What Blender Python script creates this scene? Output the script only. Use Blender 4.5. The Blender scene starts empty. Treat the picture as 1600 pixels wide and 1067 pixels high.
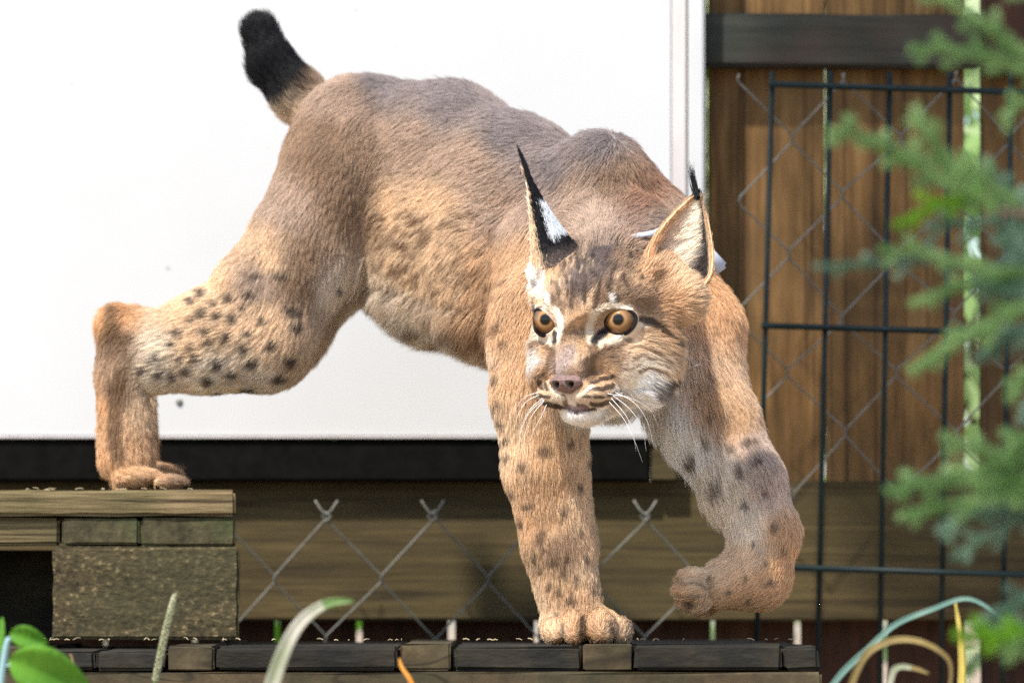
import bpy, bmesh, math, random
import numpy as np
from mathutils import Vector, Matrix
random.seed(7)
rng = np.random.default_rng(7)
sc = bpy.context.scene
C = sc.collection
rad = math.radians

# ------------------------------------------------------------------ camera, sky, sun, exposure
S = 0.0008                 # metres per photo pixel in the plane Y = 0
CAM_D, CAM_Z = 6.0, 0.04
def P(px, py, Y=0.0):
    k = (CAM_D + Y) / CAM_D
    z0 = (1005.0 - py) * S
    return Vector(((px - 800.0) * S * k, Y, CAM_Z + (z0 - CAM_Z) * k))
def K(Y): return (CAM_D + Y) / CAM_D
cam_d = bpy.data.cameras.new('camera'); cam = bpy.data.objects.new('camera', cam_d); C.objects.link(cam)
cam.location = (0, -CAM_D, CAM_Z); cam.rotation_euler = (rad(90), 0, 0)
cam_d.sensor_width = 36; cam_d.lens = 36 * CAM_D / (1600 * S)
cam_d.shift_y = ((1005 - 533.5) * S - CAM_Z) / (1600 * S)
cam_d.clip_start = 0.05; cam_d.clip_end = 500
cam_d.dof.use_dof = True; cam_d.dof.focus_distance = CAM_D - 0.28; cam_d.dof.aperture_fstop = 5.0
sc.camera = cam

SUN_EL, SUN_AZ = 55.0, -36.0      # elevation; azimuth from the camera's side of the scene, negative = to its left
sd = Vector((math.cos(rad(SUN_EL)) * math.sin(rad(SUN_AZ)), -math.cos(rad(SUN_EL)) * math.cos(rad(SUN_AZ)), math.sin(rad(SUN_EL))))
w = bpy.data.worlds.new('World'); sc.world = w; w.use_nodes = True
nt = w.node_tree
sky = nt.nodes.new('ShaderNodeTexSky'); sky.sky_type = 'NISHITA'; sky.sun_disc = False
sky.sun_elevation = rad(SUN_EL); sky.sun_rotation = math.atan2(sd.x, sd.y)
sky.air_density = 1.0; sky.dust_density = 1.5; sky.ozone_density = 1.0
nt.links.new(sky.outputs[0], nt.nodes['Background'].inputs[0]); nt.nodes['Background'].inputs[1].default_value = 0.12
sl = bpy.data.lights.new('sun', 'SUN'); sun = bpy.data.objects.new('sun', sl); C.objects.link(sun)
sl.energy = 3.0; sl.angle = rad(2.5); sl.color = (1.0, 0.93, 0.83)
sun.rotation_euler = sd.to_track_quat('Z', 'Y').to_euler()
sc.view_settings.view_transform = 'Standard'; sc.view_settings.look = 'None'
sc.view_settings.exposure = 1.3; sc.view_settings.gamma = 1.0
sc.render.engine = 'CYCLES'
sc.cycles.max_bounces = 7; sc.cycles.diffuse_bounces = 4; sc.cycles.glossy_bounces = 3
sc.cycles.transparent_max_bounces = 8; sc.cycles.caustics_reflective = False; sc.cycles.caustics_refractive = False
sc.cycles.use_denoising = False
try: sc.cycles_curves.shape = 'RIBBONS'
except Exception: pass
try: sc.cycles_curves.subdivisions = 2
except Exception: pass

# ------------------------------------------------------------------ helpers
def mat(name, color=(0.5, 0.5, 0.5), rough=0.6, metal=0.0, **kw):
    m = bpy.data.materials.new(name); m.use_nodes = True
    b = m.node_tree.nodes['Principled BSDF']
    b.inputs['Base Color'].default_value = (*color, 1); b.inputs['Roughness'].default_value = rough
    b.inputs['Metallic'].default_value = metal
    for k, v in kw.items(): b.inputs[k].default_value = v
    return m
def nodes(m): return m.node_tree.nodes, m.node_tree.links, m.node_tree.nodes['Principled BSDF']
def ramp(N, stops):
    r = N.new('ShaderNodeValToRGB'); e = r.color_ramp.elements
    while len(e) < len(stops): e.new(0.5)
    for i, (p, c) in enumerate(stops): e[i].position = p; e[i].color = (*c, 1)
    return r
def noise_color(name, stops, scale=8, detail=8, stretch=(1, 1, 1), rough=0.8, bump=0.3, coord='Object', dist=0.004, spec=0.3, vary=0.0, rot=(0,0,0), mottle=None, crack=None):
    m = mat(name, rough=rough); N, L, b = nodes(m)
    tc = N.new('ShaderNodeTexCoord'); mp = N.new('ShaderNodeMapping'); mp.inputs['Scale'].default_value = stretch; mp.inputs['Rotation'].default_value = rot
    L.new(tc.outputs[coord], mp.inputs[0])
    oi = N.new('ShaderNodeObjectInfo'); vm = N.new('ShaderNodeVectorMath'); vm.operation = 'ADD'
    mul = N.new('ShaderNodeMath'); mul.operation = 'MULTIPLY'; mul.inputs[1].default_value = 37.0
    L.new(oi.outputs['Random'], mul.inputs[0]); L.new(mp.outputs[0], vm.inputs[0]); L.new(mul.outputs[0], vm.inputs[1])
    n = N.new('ShaderNodeTexNoise'); n.inputs['Scale'].default_value = scale; n.inputs['Detail'].default_value = detail; n.inputs['Roughness'].default_value = 0.62
    L.new(vm.outputs[0], n.inputs['Vector'])
    r = ramp(N, stops); L.new(n.outputs['Fac'], r.inputs[0])
    col = r.outputs[0]
    if mottle:
        n2 = N.new('ShaderNodeTexNoise'); n2.inputs['Scale'].default_value = mottle[0]; n2.inputs['Detail'].default_value = 5
        L.new(tc.outputs[coord], n2.inputs['Vector'])
        lo_, hi_ = (mottle[3], mottle[4]) if len(mottle) > 3 else (0.42, 0.62); r2 = ramp(N, [(lo_, (0, 0, 0)), (hi_, (1, 1, 1))]); L.new(n2.outputs['Fac'], r2.inputs[0])
        mx = N.new('ShaderNodeMix'); mx.data_type = 'RGBA'; mx.blend_type = 'MIX'
        ms = N.new('ShaderNodeMath'); ms.operation = 'MULTIPLY'; ms.inputs[1].default_value = mottle[2]; L.new(r2.outputs[0], ms.inputs[0])
        L.new(ms.outputs[0], mx.inputs[0]); L.new(col, mx.inputs[6]); mx.inputs[7].default_value = (*mottle[1], 1); col = mx.outputs[2]
    if crack:
        # drying cracks and dark grain lines, long along the board
        m3 = N.new('ShaderNodeMapping'); m3.inputs['Scale'].default_value = crack[0]; L.new(vm.outputs[0], m3.inputs[0])
        n3 = N.new('ShaderNodeTexNoise'); n3.inputs['Scale'].default_value = crack[1]; n3.inputs['Detail'].default_value = 3; n3.inputs['Distortion'].default_value = .6; L.new(m3.outputs[0], n3.inputs['Vector'])
        r3 = ramp(N, [(0.0, (1, 1, 1)), (0.485, (1, 1, 1)), (0.5, (.25, .22, .2)), (0.515, (1, 1, 1)), (.60, (1, 1, 1)), (.63, (.6, .56, .5))]); L.new(n3.outputs['Fac'], r3.inputs[0])
        m4 = N.new('ShaderNodeMix'); m4.data_type = 'RGBA'; m4.blend_type = 'MULTIPLY'; m4.inputs[0].default_value = crack[2]; L.new(col, m4.inputs[6]); L.new(r3.outputs[0], m4.inputs[7]); col = m4.outputs[2]
    if vary:
        hs = N.new('ShaderNodeHueSaturation'); mr = N.new('ShaderNodeMapRange'); mr.inputs[3].default_value = 1 - vary; mr.inputs[4].default_value = 1 + vary
        L.new(oi.outputs['Random'], mr.inputs[0]); L.new(mr.outputs[0], hs.inputs['Value']); L.new(col, hs.inputs['Color']); col = hs.outputs[0]
    L.new(col, b.inputs['Base Color']); b.inputs['Specular IOR Level'].default_value = spec
    if bump:
        bp = N.new('ShaderNodeBump'); bp.inputs['Strength'].default_value = bump; bp.inputs['Distance'].default_value = dist
        L.new(n.outputs['Fac'], bp.inputs['Height']); L.new(bp.outputs[0], b.inputs['Normal'])
    return m
def link(o, parent=None):
    C.objects.link(o)
    if parent is not None: o.parent = parent
    return o
def meshobj(name, verts, faces, m, parent=None, smooth=False):
    me = bpy.data.meshes.new(name); me.from_pydata([tuple(v) for v in verts], [], faces); me.update()
    if m is not None: me.materials.append(m)
    if smooth: me.polygons.foreach_set('use_smooth', [True] * len(me.polygons))
    return link(bpy.data.objects.new(name, me), parent)
def bmobj(name, bm, m, parent=None, smooth=False):
    me = bpy.data.meshes.new(name); bm.to_mesh(me); bm.free()
    if m is not None: me.materials.append(m)
    if smooth: me.polygons.foreach_set('use_smooth', [True] * len(me.polygons))
    return link(bpy.data.objects.new(name, me), parent)
def tag(o, label=None, cat=None, group=None, kind=None):
    if label: o['label'] = label
    if cat: o['category'] = cat
    if group: o['group'] = group
    if kind: o['kind'] = kind
    return o
def empty(name, loc=(0, 0, 0)):
    o = bpy.data.objects.new(name, None); o.location = loc; o.empty_display_size = 0.05; C.objects.link(o); return o
def box(name, x0, x1, y0, y1, z0, z1, m, parent=None, bevel=0.0015, rough=0.0, cuts=0, axis='x', roll=0.0, seg=2):
    """a board from its faces' coordinates; its own origin at its middle, edges bevelled, faces a little uneven"""
    c = Vector(((x0 + x1) / 2, (y0 + y1) / 2, (z0 + z1) / 2)); h = Vector(((x1 - x0) / 2, (y1 - y0) / 2, (z1 - z0) / 2))
    bm = bmesh.new(); bmesh.ops.create_cube(bm, size=2)
    for v in bm.verts: v.co = Vector((v.co.x * h.x, v.co.y * h.y, v.co.z * h.z))
    if cuts:
        ai = 'xyz'.index(axis)
        es = [e for e in bm.edges if abs((e.verts[0].co - e.verts[1].co)[ai]) > 1e-6]
        bmesh.ops.subdivide_edges(bm, edges=es, cuts=cuts, use_grid_fill=True)
    if bevel: 
        es = [e for e in bm.edges if len(e.link_faces) == 2 and e.link_faces[0].normal.angle(e.link_faces[1].normal, 0) > 0.5]
        bm.normal_update()
        es = [e for e in bm.edges if len(e.link_faces) == 2 and e.link_faces[0].normal.angle(e.link_faces[1].normal, 0) > 0.5]
        bmesh.ops.bevel(bm, geom=es, offset=bevel, segments=seg, affect='EDGES', clamp_overlap=True)
    if rough:
        for v in bm.verts:
            v.co += Vector((random.uniform(-1, 1), random.uniform(-1, 1), random.uniform(-1, 1))) * rough
    o = bmobj(name, bm, m, parent)
    o.location = c
    if roll: o.rotation_euler.y = roll
    return o
def pbox(name, px0, px1, py0, py1, Y0, Y1, m, parent=None, **kw):
    """the same, its front face given in photo pixels at depth Y0, going back to Y1"""
    a = P(px0, py1, Y0); b = P(px1, py0, Y0)
    return box(name, a.x, b.x, Y0, Y1, a.z, b.z, m, parent, **kw)
def tube(bm, pts, r, n=8, cap=True, r1=None):
    pts = [Vector(p) for p in pts]; rings = []
    up = Vector((0.13, 0.97, 0.21)).normalized()
    for i, p in enumerate(pts):
        d = (pts[min(i + 1, len(pts) - 1)] - pts[max(i - 1, 0)]).normalized()
        u = up.cross(d)
        if u.length < 1e-3: u = Vector((1, 0, 0)).cross(d)
        u.normalize(); v = d.cross(u)
        rr = r if r1 is None else r + (r1 - r) * i / (len(pts) - 1)
        rings.append([bm.verts.new(p + (u * math.cos(2 * math.pi * k / n) + v * math.sin(2 * math.pi * k / n)) * rr) for k in range(n)])
    for a, b in zip(rings, rings[1:]):
        for k in range(n): bm.faces.new((a[k], a[(k + 1) % n], b[(k + 1) % n], b[k]))
    if cap:
        bm.faces.new(rings[0][::-1]); bm.faces.new(rings[-1])
def smooth_path(pts, n=8):
    """Catmull-Rom through the points"""
    pts = [Vector(p) for p in pts]; out = []
    q = [pts[0] * 2 - pts[1]] + pts + [pts[-1] * 2 - pts[-2]]
    for i in range(1, len(q) - 2):
        for j in range(n):
            t = j / n
            out.append(0.5 * ((2 * q[i]) + (q[i + 1] - q[i - 1]) * t + (2 * q[i - 1] - 5 * q[i] + 4 * q[i + 1] - q[i + 2]) * t * t + (3 * q[i] - q[i - 1] - 3 * q[i + 1] + q[i + 2]) * t ** 3))
    out.append(pts[-1]); return out
# ------------------------------------------------------------------ materials of the place
GZ = -0.16     # ground height
wood_fence = noise_color('brown_fence_wood', [(0.28, (0.065, 0.034, 0.010)), (0.5, (0.165, 0.088, 0.028)), (0.72, (0.29, 0.165, 0.06))], scale=9, stretch=(7, 7, 0.7), bump=0.5, vary=0.18, mottle=(5, (0.075, 0.042, 0.014), 0.7), crack=((1, 1, .12), 2.2, .8))
wood_kick = noise_color('weathered_shaded_kick_board', [(0.28, (0.026, 0.019, 0.007)), (0.52, (0.058, 0.041, 0.015)), (0.75, (0.105, 0.076, 0.029))], scale=9, stretch=(0.6, 6, 6), bump=0.6, vary=0.12, mottle=(6, (0.06, 0.045, 0.014), 0.6), crack=((.15, 1, 1), 3.0, .7))  # tone darkened to carry shade that the overhead leaves don't cast here
wood_red = noise_color('dark_red_brown_wood', [(0.3, (0.02, 0.009, 0.005)), (0.6, (0.055, 0.022, 0.011)), (0.8, (0.10, 0.045, 0.02))], scale=12, stretch=(5, 5, 0.8), bump=0.4, vary=0.15)
wood_rail = noise_color('dark_grey_green_rail', [(0.3, (0.012, 0.015, 0.012)), (0.55, (0.03, 0.033, 0.026)), (0.8, (0.065, 0.062, 0.048))], scale=8, stretch=(0.5, 6, 6), bump=0.5, mottle=(7, (0.05, 0.028, 0.016), 0.5))
wood_ledge = noise_color('grey_brown_pallet_wood', [(0.3, (0.06, 0.04, 0.018)), (0.5, (0.16, 0.115, 0.055)), (0.72, (0.29, 0.22, 0.12))], scale=11, stretch=(0.7, 8, 14), bump=0.9, vary=0.12, mottle=(9, (0.08, 0.075, 0.028), 0.5), crack=((.12, 1, 1), 3.5, .9))
wood_mossy = noise_color('mossy_end_grain', [(0.3, (0.022, 0.018, 0.008)), (0.55, (0.06, 0.05, 0.022)), (0.8, (0.12, 0.10, 0.05))], scale=60, bump=0.8, mottle=(9, (0.05, 0.075, 0.022), 0.7))
wood_dark = noise_color('blackened_pallet_wood', [(0.3, (0.003, 0.003, 0.0025)), (0.55, (0.009, 0.0085, 0.006)), (0.8, (0.04, 0.035, 0.024))], scale=22, stretch=(1, 1, 3), bump=0.9, vary=0.3, mottle=(12, (0.04, 0.032, 0.016), 0.5))
wood_mid = noise_color('brown_pallet_wood', [(0.3, (0.022, 0.016, 0.007)), (0.55, (0.062, 0.044, 0.021)), (0.8, (0.13, 0.10, 0.052))], scale=26, bump=0.8, vary=0.2, mottle=(10, (0.03, 0.03, 0.013), 0.5), crack=((.4, 1, 1), 6, .8))
chip = noise_color('pressed_chip_block', [(.30, (.015, .012, .006)), (.46, (.050, .038, .017)), (.60, (.085, .065, .03)), (.70, (.26, .20, .10))], scale=130, detail=4, stretch=(1, 1, 1.6), bump=1.0, dist=.002, rough=.9, mottle=(8, (.04, .040, .017), .5))
panel_white = noise_color('white_painted_panel', [(0.3, (0.49, 0.50, 0.50)), (0.7, (0.53, 0.54, 0.545))], scale=3, bump=0.05, rough=0.5, mottle=(38, (.22, .20, .16), .5, .75, .77))
trim_white = noise_color('off_white_trim', [(0.3, (0.46, 0.43, 0.41)), (0.6, (0.56, 0.53, 0.52))], scale=8, stretch=(4, 4, 1), bump=0.1, rough=0.5)
dirt_mat = mat('dirt_speck', (0.25, 0.22, 0.2), 0.9)
black_bar = noise_color('black_rubber_strip', [(0.3, (0.004, 0.004, 0.0038)), (0.7, (0.008, 0.0078, 0.007))], scale=40, bump=0.2, rough=0.95, spec=0.03)
wire_green = noise_color('dark_green_coated_wire', [(0.3, (0.004, 0.011, 0.011)), (0.7, (0.008, 0.020, 0.022))], scale=40, bump=0.1, rough=0.5, spec=0.2)
wire_grey = noise_color('galvanised_wire', [(0.3, (0.09, 0.09, 0.075)), (0.7, (0.2, 0.2, 0.17))], scale=60, bump=0.2, rough=0.5, spec=0.6)
ground_mat = noise_color('pale_bounce_ground', [(0.3, (0.20, 0.15, 0.10)), (0.55, (0.34, 0.26, 0.18)), (0.75, (0.42, 0.34, 0.25))], scale=6, bump=0.6, dist=0.02)  # unseen ground, made pale to bounce warm light up under the lynx

# ------------------------------------------------------------------ ground
bm = bmesh.new(); bmesh.ops.create_grid(bm, x_segments=60, y_segments=60, size=60)
for v in bm.verts: v.co.z = GZ + (0.02 * math.sin(v.co.x * 1.3) * math.cos(v.co.y * 0.9) if abs(v.co.y) > 3 else 0)
tag(bmobj('ground', bm, ground_mat), kind='structure')

# ------------------------------------------------------------------ wooden fence behind everything
FY = 0.86
fence = tag(empty('wooden_fence', (0, FY, GZ)), 'brown plank fence with a dark top rail and a low kick board', 'fence')
def part_at(o, root):
    o.parent = root; o.location = Vector(o.location) - root.location; return o
top = -260
edges = [(-420, -150), (-147, 80), (84, 300), (303, 520), (524, 770), (773, 1017), (1019, 1104), (1107, 1288), (1291, 1507), (1533, 1745), (1749, 1960)]
for a, b in edges:
    part_at(pbox('plank', a, b, top, 958, FY + random.uniform(0, 0.004), FY + 0.024, wood_fence, cuts=3, axis='z', rough=0.0006), fence)
low = [(-420, -160), (-150, 20), (28, 160), (168, 300), (308, 428), (438, 556), (566, 700), (711, 835), (841, 975), (983, 1110), (1118, 1241), (1252, 1380), (1388, 1507), (1534, 1670), (1678, 1960)]
for a, b in low:
    part_at(pbox('plank', a, b, 962, 1150 + random.uniform(-4, 4), FY + 0.028 + random.uniform(0, 0.003), FY + 0.05, wood_red), fence)
part_at(pbox('kick_board', -420, 1960, 751, 969, FY - 0.040, FY - 0.012, wood_kick, cuts=12, axis='x', rough=0.0008, bevel=0.003), fence)
part_at(pbox('top_rail', 1000, 1534, 22, 104, FY - 0.045, FY - 0.008, wood_rail, cuts=5, rough=0.001, bevel=0.004, roll=rad(0.3)), fence)
part_at(pbox('top_rail', -420, 997, 22, 104, FY - 0.045, FY - 0.008, wood_rail, cuts=5, rough=0.001, bevel=0.004), fence)
part_at(pbox('post', 1540, 1660, -260, 112, FY - 0.06, FY - 0.007, wood_red, bevel=0.004), fence)

# ------------------------------------------------------------------ white panel with its trim, black strip below
BY = 0.785
panel = tag(empty('white_panel', (0, BY, GZ)), 'large plain white sheet panel behind the walking lynx', 'panel')
part_at(box('sheet', P(-500, 0, BY).x, P(1049, 0, BY).x, BY, BY + 0.012, P(0, 681, BY).z, P(0, -330, BY).z, panel_white), panel)
part_at(pbox('edge_trim', 1050, 1073, -330, 686, BY - 0.006, BY + 0.014, trim_white, bevel=0.002), panel)
part_at(pbox('edge_trim', 1075.5, 1101, -330, 686, BY - 0.012, BY + 0.022, panel_white, bevel=0.003), panel)
part_at(box('bottom_trim', P(-500, 0, BY).x, P(1049, 0, BY).x, BY - 0.004, BY + 0.012, P(0, 685, BY).z, P(0, 681.6, BY).z, trim_white, bevel=0.0008), panel)
part_at(pbox('side_frame', -620, -503, -330, 700, BY - 0.006, BY + 0.02, trim_white), panel)
# a screw head and small scuffs
bm = bmesh.new(); bmesh.ops.create_uvsphere(bm, u_segments=12, v_segments=8, radius=0.005)
for v in bm.verts: v.co.y *= 0.5
o = bmobj('screw', bm, wire_grey, None, True); o.location = P(280, 628, BY - 0.001); part_at(o, panel)
strip = tag(empty('rubber_strip', (0, BY, GZ)), 'matt black horizontal strip directly below the white panel', 'strip')
part_at(pbox('strip', -500, 1015, 687, 751, BY + 0.002, BY + 0.03, black_bar, bevel=0.003), strip)
part_at(pbox('end_block', 1018, 1058, 688, 750, BY + 0.004, BY + 0.030, wood_kick, bevel=0.002), strip)

# ------------------------------------------------------------------ stiff welded mesh panel on the fence, right of the white panel
MY = 0.70
grid = tag(empty('wire_mesh_panel', (0, MY, GZ)), 'dark green welded wire panel standing in front of the fence', 'mesh panel')
def wire(name, p, q, r, m, root, n=10):
    c = (Vector(p) + Vector(q)) / 2; bm = bmesh.new(); tube(bm, [Vector(p) - c, Vector(q) - c], r, n)
    o = bmobj(name, bm, m, None, True); o.location = c; part_at(o, root); return o
vr, hr = 0.0036, 0.0044
for xt, xb, yt, yb in [(1207, 1181, 112, 1012), (1298, 1277, 112, 1150), (1390, 1374, 112, 1150), (1484, 1470, 112, 1150), (1580, 1566, 112, 1150), (1676, 1664, 112, 1150), (1772, 1762, 112, 1150)]:
    f = lambda y: xt + (xb - xt) * (y - yt) / (1067 - yt)
    wire('vertical_wire', P(f(yt), yt, MY), P(f(yb), yb, MY), vr, wire_green, grid)
for yl, yr in [(132, 145), (509, 521), (885, 898)]:
    f = lambda x: yl + (yr - yl) * (x - 1200) / 400
    for dy in (-0.0082, 0.0082):
        wire('crossbar', P(1190 if yl > 300 else 1201, f(1190), MY + dy), P(1810, f(1810), MY + dy), hr, wire_green, grid)

# ------------------------------------------------------------------ chain link mesh
def chain(name, label, x0, nx, y0, ny, hx, hy, Y, skew, jit, ends=None, group=None):
    root = tag(empty(name, (P(x0, 0, Y).x, Y, GZ)), label, 'chain link mesh')
    for k in range(nx):
        pts = []
        for j in range(ny + 1):
            side = (j + k) % 2
            x = x0 + hx * (k + side) + skew * j + jx(k + side, j) * jit; y = y0 + hy * j + jx(j + 70, k + side) * jit
            c = P(x, y, Y)
            d = -1 if side else 1                      # hooks round its neighbour at each bend
            inward = 3.0 * (1 if side else -1)
            a = P(x - d * -2.0, y - 7, Y - 0.0022); b2 = P(x + d * -1.0, y, Y + 0.0022 * (1 if side else -1)); e = P(x - d * -2.0, y + 7, Y + 0.0022)
            pts += [a, b2, e]
        bm = bmesh.new(); pts = [p - P(x0, 0, Y) + Vector((0, 0, P(x0, 0, Y).z - GZ)) for p in pts]
        tube(bm, pts, 0.0014, 6)
        bmobj('wire', bm, wire_grey, root, True)
        if ends and k % 2:
            bm = bmesh.new()
            for s in (-1, 1):
                c = P(x0 + hx * (k + 1), y0, Y); o0 = P(x0, 0, Y)
                q = [c + Vector((0.002 * s, 0.002 * s, -0.008)), c + Vector((-0.006 * s, 0.002 * s, 0.0)), c + Vector((0.005 * s, -0.003, 0.006)), c + Vector((0.016 * s, 0.0, 0.022))]
                tube(bm, [p - o0 + Vector((0, 0, o0.z - GZ)) for p in smooth_path(q, 4)], 0.0015, 6)
            bmobj('twisted_end', bm, wire_grey, root, True)
    return root
_j = rng.uniform(-1, 1, (200, 200))
def jx(a, b): return float(_j[int(a) % 200, int(b) % 200])
chain('chain_link_mesh', 'slack grey chain link wire with twisted ends below the white panel', 344, 9, 806, 5, 83, 97, 0.735, 1.0, 3.5, ends=True)
chain('chain_link_mesh', 'loose grey chain link wire behind the dark green welded panel', 1152, 8, 122, 7, 84, 93, 0.745, 0.0, 6)

# ------------------------------------------------------------------ upper pallet: the ledge the hind foot stands on
LY0, LY1 = 0.08, 0.56
up = tag(empty('wooden_pallet', P(230, 1005, 0.3)), 'weathered pallet end on chip blocks carrying the hind foot', 'pallet')
lz = P(0, 765, LY0).z
def ledge_board(x0, x1, y0, y1, t0, t1, m, nm='board', **kw):
    a = P(x0, t1, LY0); b = P(x1, t0, LY0)
    return part_at(box(nm, a.x, b.x, y0, y1, a.z, b.z, m, **kw), up)
ledge_board(-330, 367, LY0, LY0 + 0.095, 765, 806, wood_ledge, cuts=14, rough=0.0009, bevel=0.004, seg=3)
for i in range(1, 5):
    ledge_board(-330, 364 + random.uniform(-4, 5), LY0 + 0.103 * i, LY0 + 0.103 * i + 0.094, 765.5, 806, wood_ledge, cuts=14, rough=0.0009, bevel=0.003)
ledge_board(-330, 93, LY0 + 0.012, LY0 + 0.10, 809, 851, wood_ledge, nm='stringer', cuts=4, rough=0.0008, bevel=0.004)
ledge_board(97, 217, LY0 + 0.004, LY0 + 0.3, 810, 851, wood_mossy, nm='end_board', bevel=0.003, cuts=2, rough=0.0007)
ledge_board(219, 367, LY0 + 0.006, LY0 + 0.3, 809, 852, wood_mossy, nm='end_board', bevel=0.003, cuts=2, rough=0.0007)
def chipblock(x0, x1, y0, y1):
    a = P(x0, 1003, LY0); b = P(x1, 854, LY0)
    o = box('chip_block', a.x, b.x, y0, y1, 0.0042, b.z, chip, bevel=0.0035, cuts=5, axis='z', rough=0.0011)
    return part_at(o, up)
chipblock(83, 373, LY0 + 0.0, LY0 + 0.14); chipblock(83, 373, LY1 - 0.16, LY1 - 0.02)
chipblock(-330, -120, LY0 + 0.0, LY0 + 0.14)
ledge_board(-330, 83, LY0 + 0.20, LY0 + 0.22, 856, 1000, wood_dark, nm='void_backing')  # dark sheet added in the open void to hold its shade

up.rotation_euler.z = rad(3.3); up.location.x -= 0.0125
# ------------------------------------------------------------------ lower pallet: plank ends along the bottom, its long board beneath
DY0, DY1 = -0.18, 0.62
lp = tag(empty('wooden_pallet', P(700, 1067, 0.2)), 'long dark deck of butted planks under the lynx fore paw', 'pallet')
ends = [(-260, -60, 1014, wood_mid), (-56, 48, 1010, wood_mid), (52, 148, 1016, wood_dark), (151, 258, 1016, wood_dark), (262, 334, 1008, wood_mid), (338, 621, 1010, wood_dark), (626, 703, 1006, wood_mid),
        (709, 909, 1010, wood_dark), (912, 987, 1005, wood_mid), (991, 1222, 1006, wood_dark), (1225, 1280, 1010, wood_dark)]
for x0, x1, yt, m in ends:
    a = P(x0, 1047, DY0); b = P(x1, yt, DY0)
    zt = b.z
    o = box('plank', a.x, b.x, DY0 + random.uniform(-0.004, 0.004), DY1, a.z, zt, m, bevel=0.004 if m is wood_dark else 0.002, cuts=6, axis='y', rough=0.0012, seg=3)
    part_at(o, lp)
for (y0, y1) in [(DY0 - 0.006, DY0 + 0.09), (0.15, 0.25), (DY1 - 0.1, DY1)]:
    a = P(-260, 1085, DY0); b = P(1284, 1049.5, DY0)
    part_at(box('long_board', a.x, b.x, y0, y1, a.z, b.z, wood_mid, bevel=0.003, cuts=14, rough=0.001), lp)
for px in (-180, 480, 1190):
    for yy in (DY0 + 0.01, 0.16, DY1 - 0.09):
        a = P(px - 60, 0, DY0); b = P(px + 60, 0, DY0)
        part_at(box('block', a.x, b.x, yy, yy + 0.08, GZ - 0.01, P(0, 1086.5, DY0).z, wood_dark, bevel=0.002), lp)
# ------------------------------------------------------------------ the lynx: one skin grown round its bones, then fur
def A3(v): return np.array([v[0], v[1], v[2]], dtype=np.float64)
HK = K(-0.24)
H0 = A3(P(945, 505, -0.24)); _y = rad(24); _p = rad(8)
HR = np.array([math.cos(_y), -math.sin(_y), 0.0]); HF = np.array([-math.sin(_y) * math.cos(_p), -math.cos(_y) * math.cos(_p), -math.sin(_p)])
HU = np.array([-math.sin(_y) * math.sin(_p), -math.cos(_y) * math.sin(_p), math.cos(_p)])
HS = S * HK
def Hd(r, f, u): return H0 + HS * (r * HR + f * HF + u * HU)
def head_local(p):
    q = (p - H0) / HS
    return q @ HR, q @ HF, q @ HU
# bones: kind, a, b, ra, rb, blend, group, flow
G_T, G_H, G_H2, G_F, G_R, G_HD, G_TL = range(7)
prims = []
def flowv(v):
    v = np.array(v, float); n = np.linalg.norm(v); return v / n if n > 0 else v
def cone(a, b, ra, rb, k, g, flow=None):
    """round cone between photo points (px, py, Y) with radii in photo pixels"""
    A = A3(P(*a)); B = A3(P(*b)); ra *= S * K(a[2]); rb *= S * K(b[2])
    prims.append(('c', A, B, ra, rb, k, g, flowv(B - A) if flow is None else flowv(flow)))
def ball(a, r, k, g, flow, sy=1.0, rot=0.0):
    """ellipsoid: radii (rx, ry, rz) in pixels, ry is depth"""
    A = A3(P(*a)); q = S * K(a[2]); R = np.array([r[0] * q, r[1] * q, r[2] * q])
    c, s = math.cos(rot), math.sin(rot)
    M = np.array([[c, 0, s], [0, 1, 0], [-s, 0, c]])     # columns: local axes turned in the picture plane
    prims.append(('e', A, M, R, None, k, g, flowv(flow)))
def hball(c, r, k, flow=(0, -1, 0.1)):
    M = np.stack([HR, HF, HU], 1)
    prims.append(('e', Hd(*c), M, np.array(r, float) * HS, None, k, G_HD, flowv(flow[0] * HR + flow[1] * HF + flow[2] * HU)))
def hcone(a, b, ra, rb, k, flow=(0, -1, 0.1)):
    prims.append(('c', Hd(*a), Hd(*b), ra * HS, rb * HS, k, G_HD, flowv(flow[0] * HR + flow[1] * HF + flow[2] * HU)))
# torso: flows back towards the tail and down
BK = (-0.8, 0.45, -0.35)
cone((600, 219, .33), (700, 235, .24), 92, 96, .03, G_T, BK)
cone((700, 232, .24), (800, 290, .14), 96, 102, .03, G_T, BK)
cone((800, 290, .14), (900, 325, .06), 102, 92, .03, G_T, BK)
cone((600, 368, .32), (690, 420, .22), 88, 94, .04, G_T, (-.6, .3, -.6))
cone((690, 418, .22), (776, 440, .12), 94, 94, .04, G_T, (-.6, .3, -.6))
cone((776, 445, .12), (880, 465, .03), 96, 104, .04, G_T, (-.5, .2, -.7))
cone((630, 300, .30), (780, 370, .14), 104, 108, .04, G_T, BK)
ball((545, 240, .30), (92, 105, 118), .03, G_T, (-.5, .3, -.9), rot=0.15)
cone((560, 212, .36), (600, 212, .40), 78, 78, .03, G_T, BK)
# shoulders and chest
ball((935, 300, .03), (80, 95, 92), .018, G_T, (-.3, .3, -.8))
cone((945, 275, .05), (1010, 360, .05), 60, 76, .02, G_T, (-.05, .5, -.8))
cone((1000, 400, .04), (1072, 520, .03), 88, 84, .025, G_T, (.3, 0, -1))
cone((930, 420, .0), (960, 540, -.02), 110, 92, .03, G_T, (0, .1, -1))
cone((868, 400, .02), (845, 540, -.06), 88, 76, .02, G_T, (-.1, .1, -1))
cone((1072, 520, .03), (1082, 600, .01), 84, 74, .02, G_T, (.1, 0, -1))
cone((960, 400, -.03), (955, 440, -.16), 92, 88, .03, G_T, (.2, 1, -.2))
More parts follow.
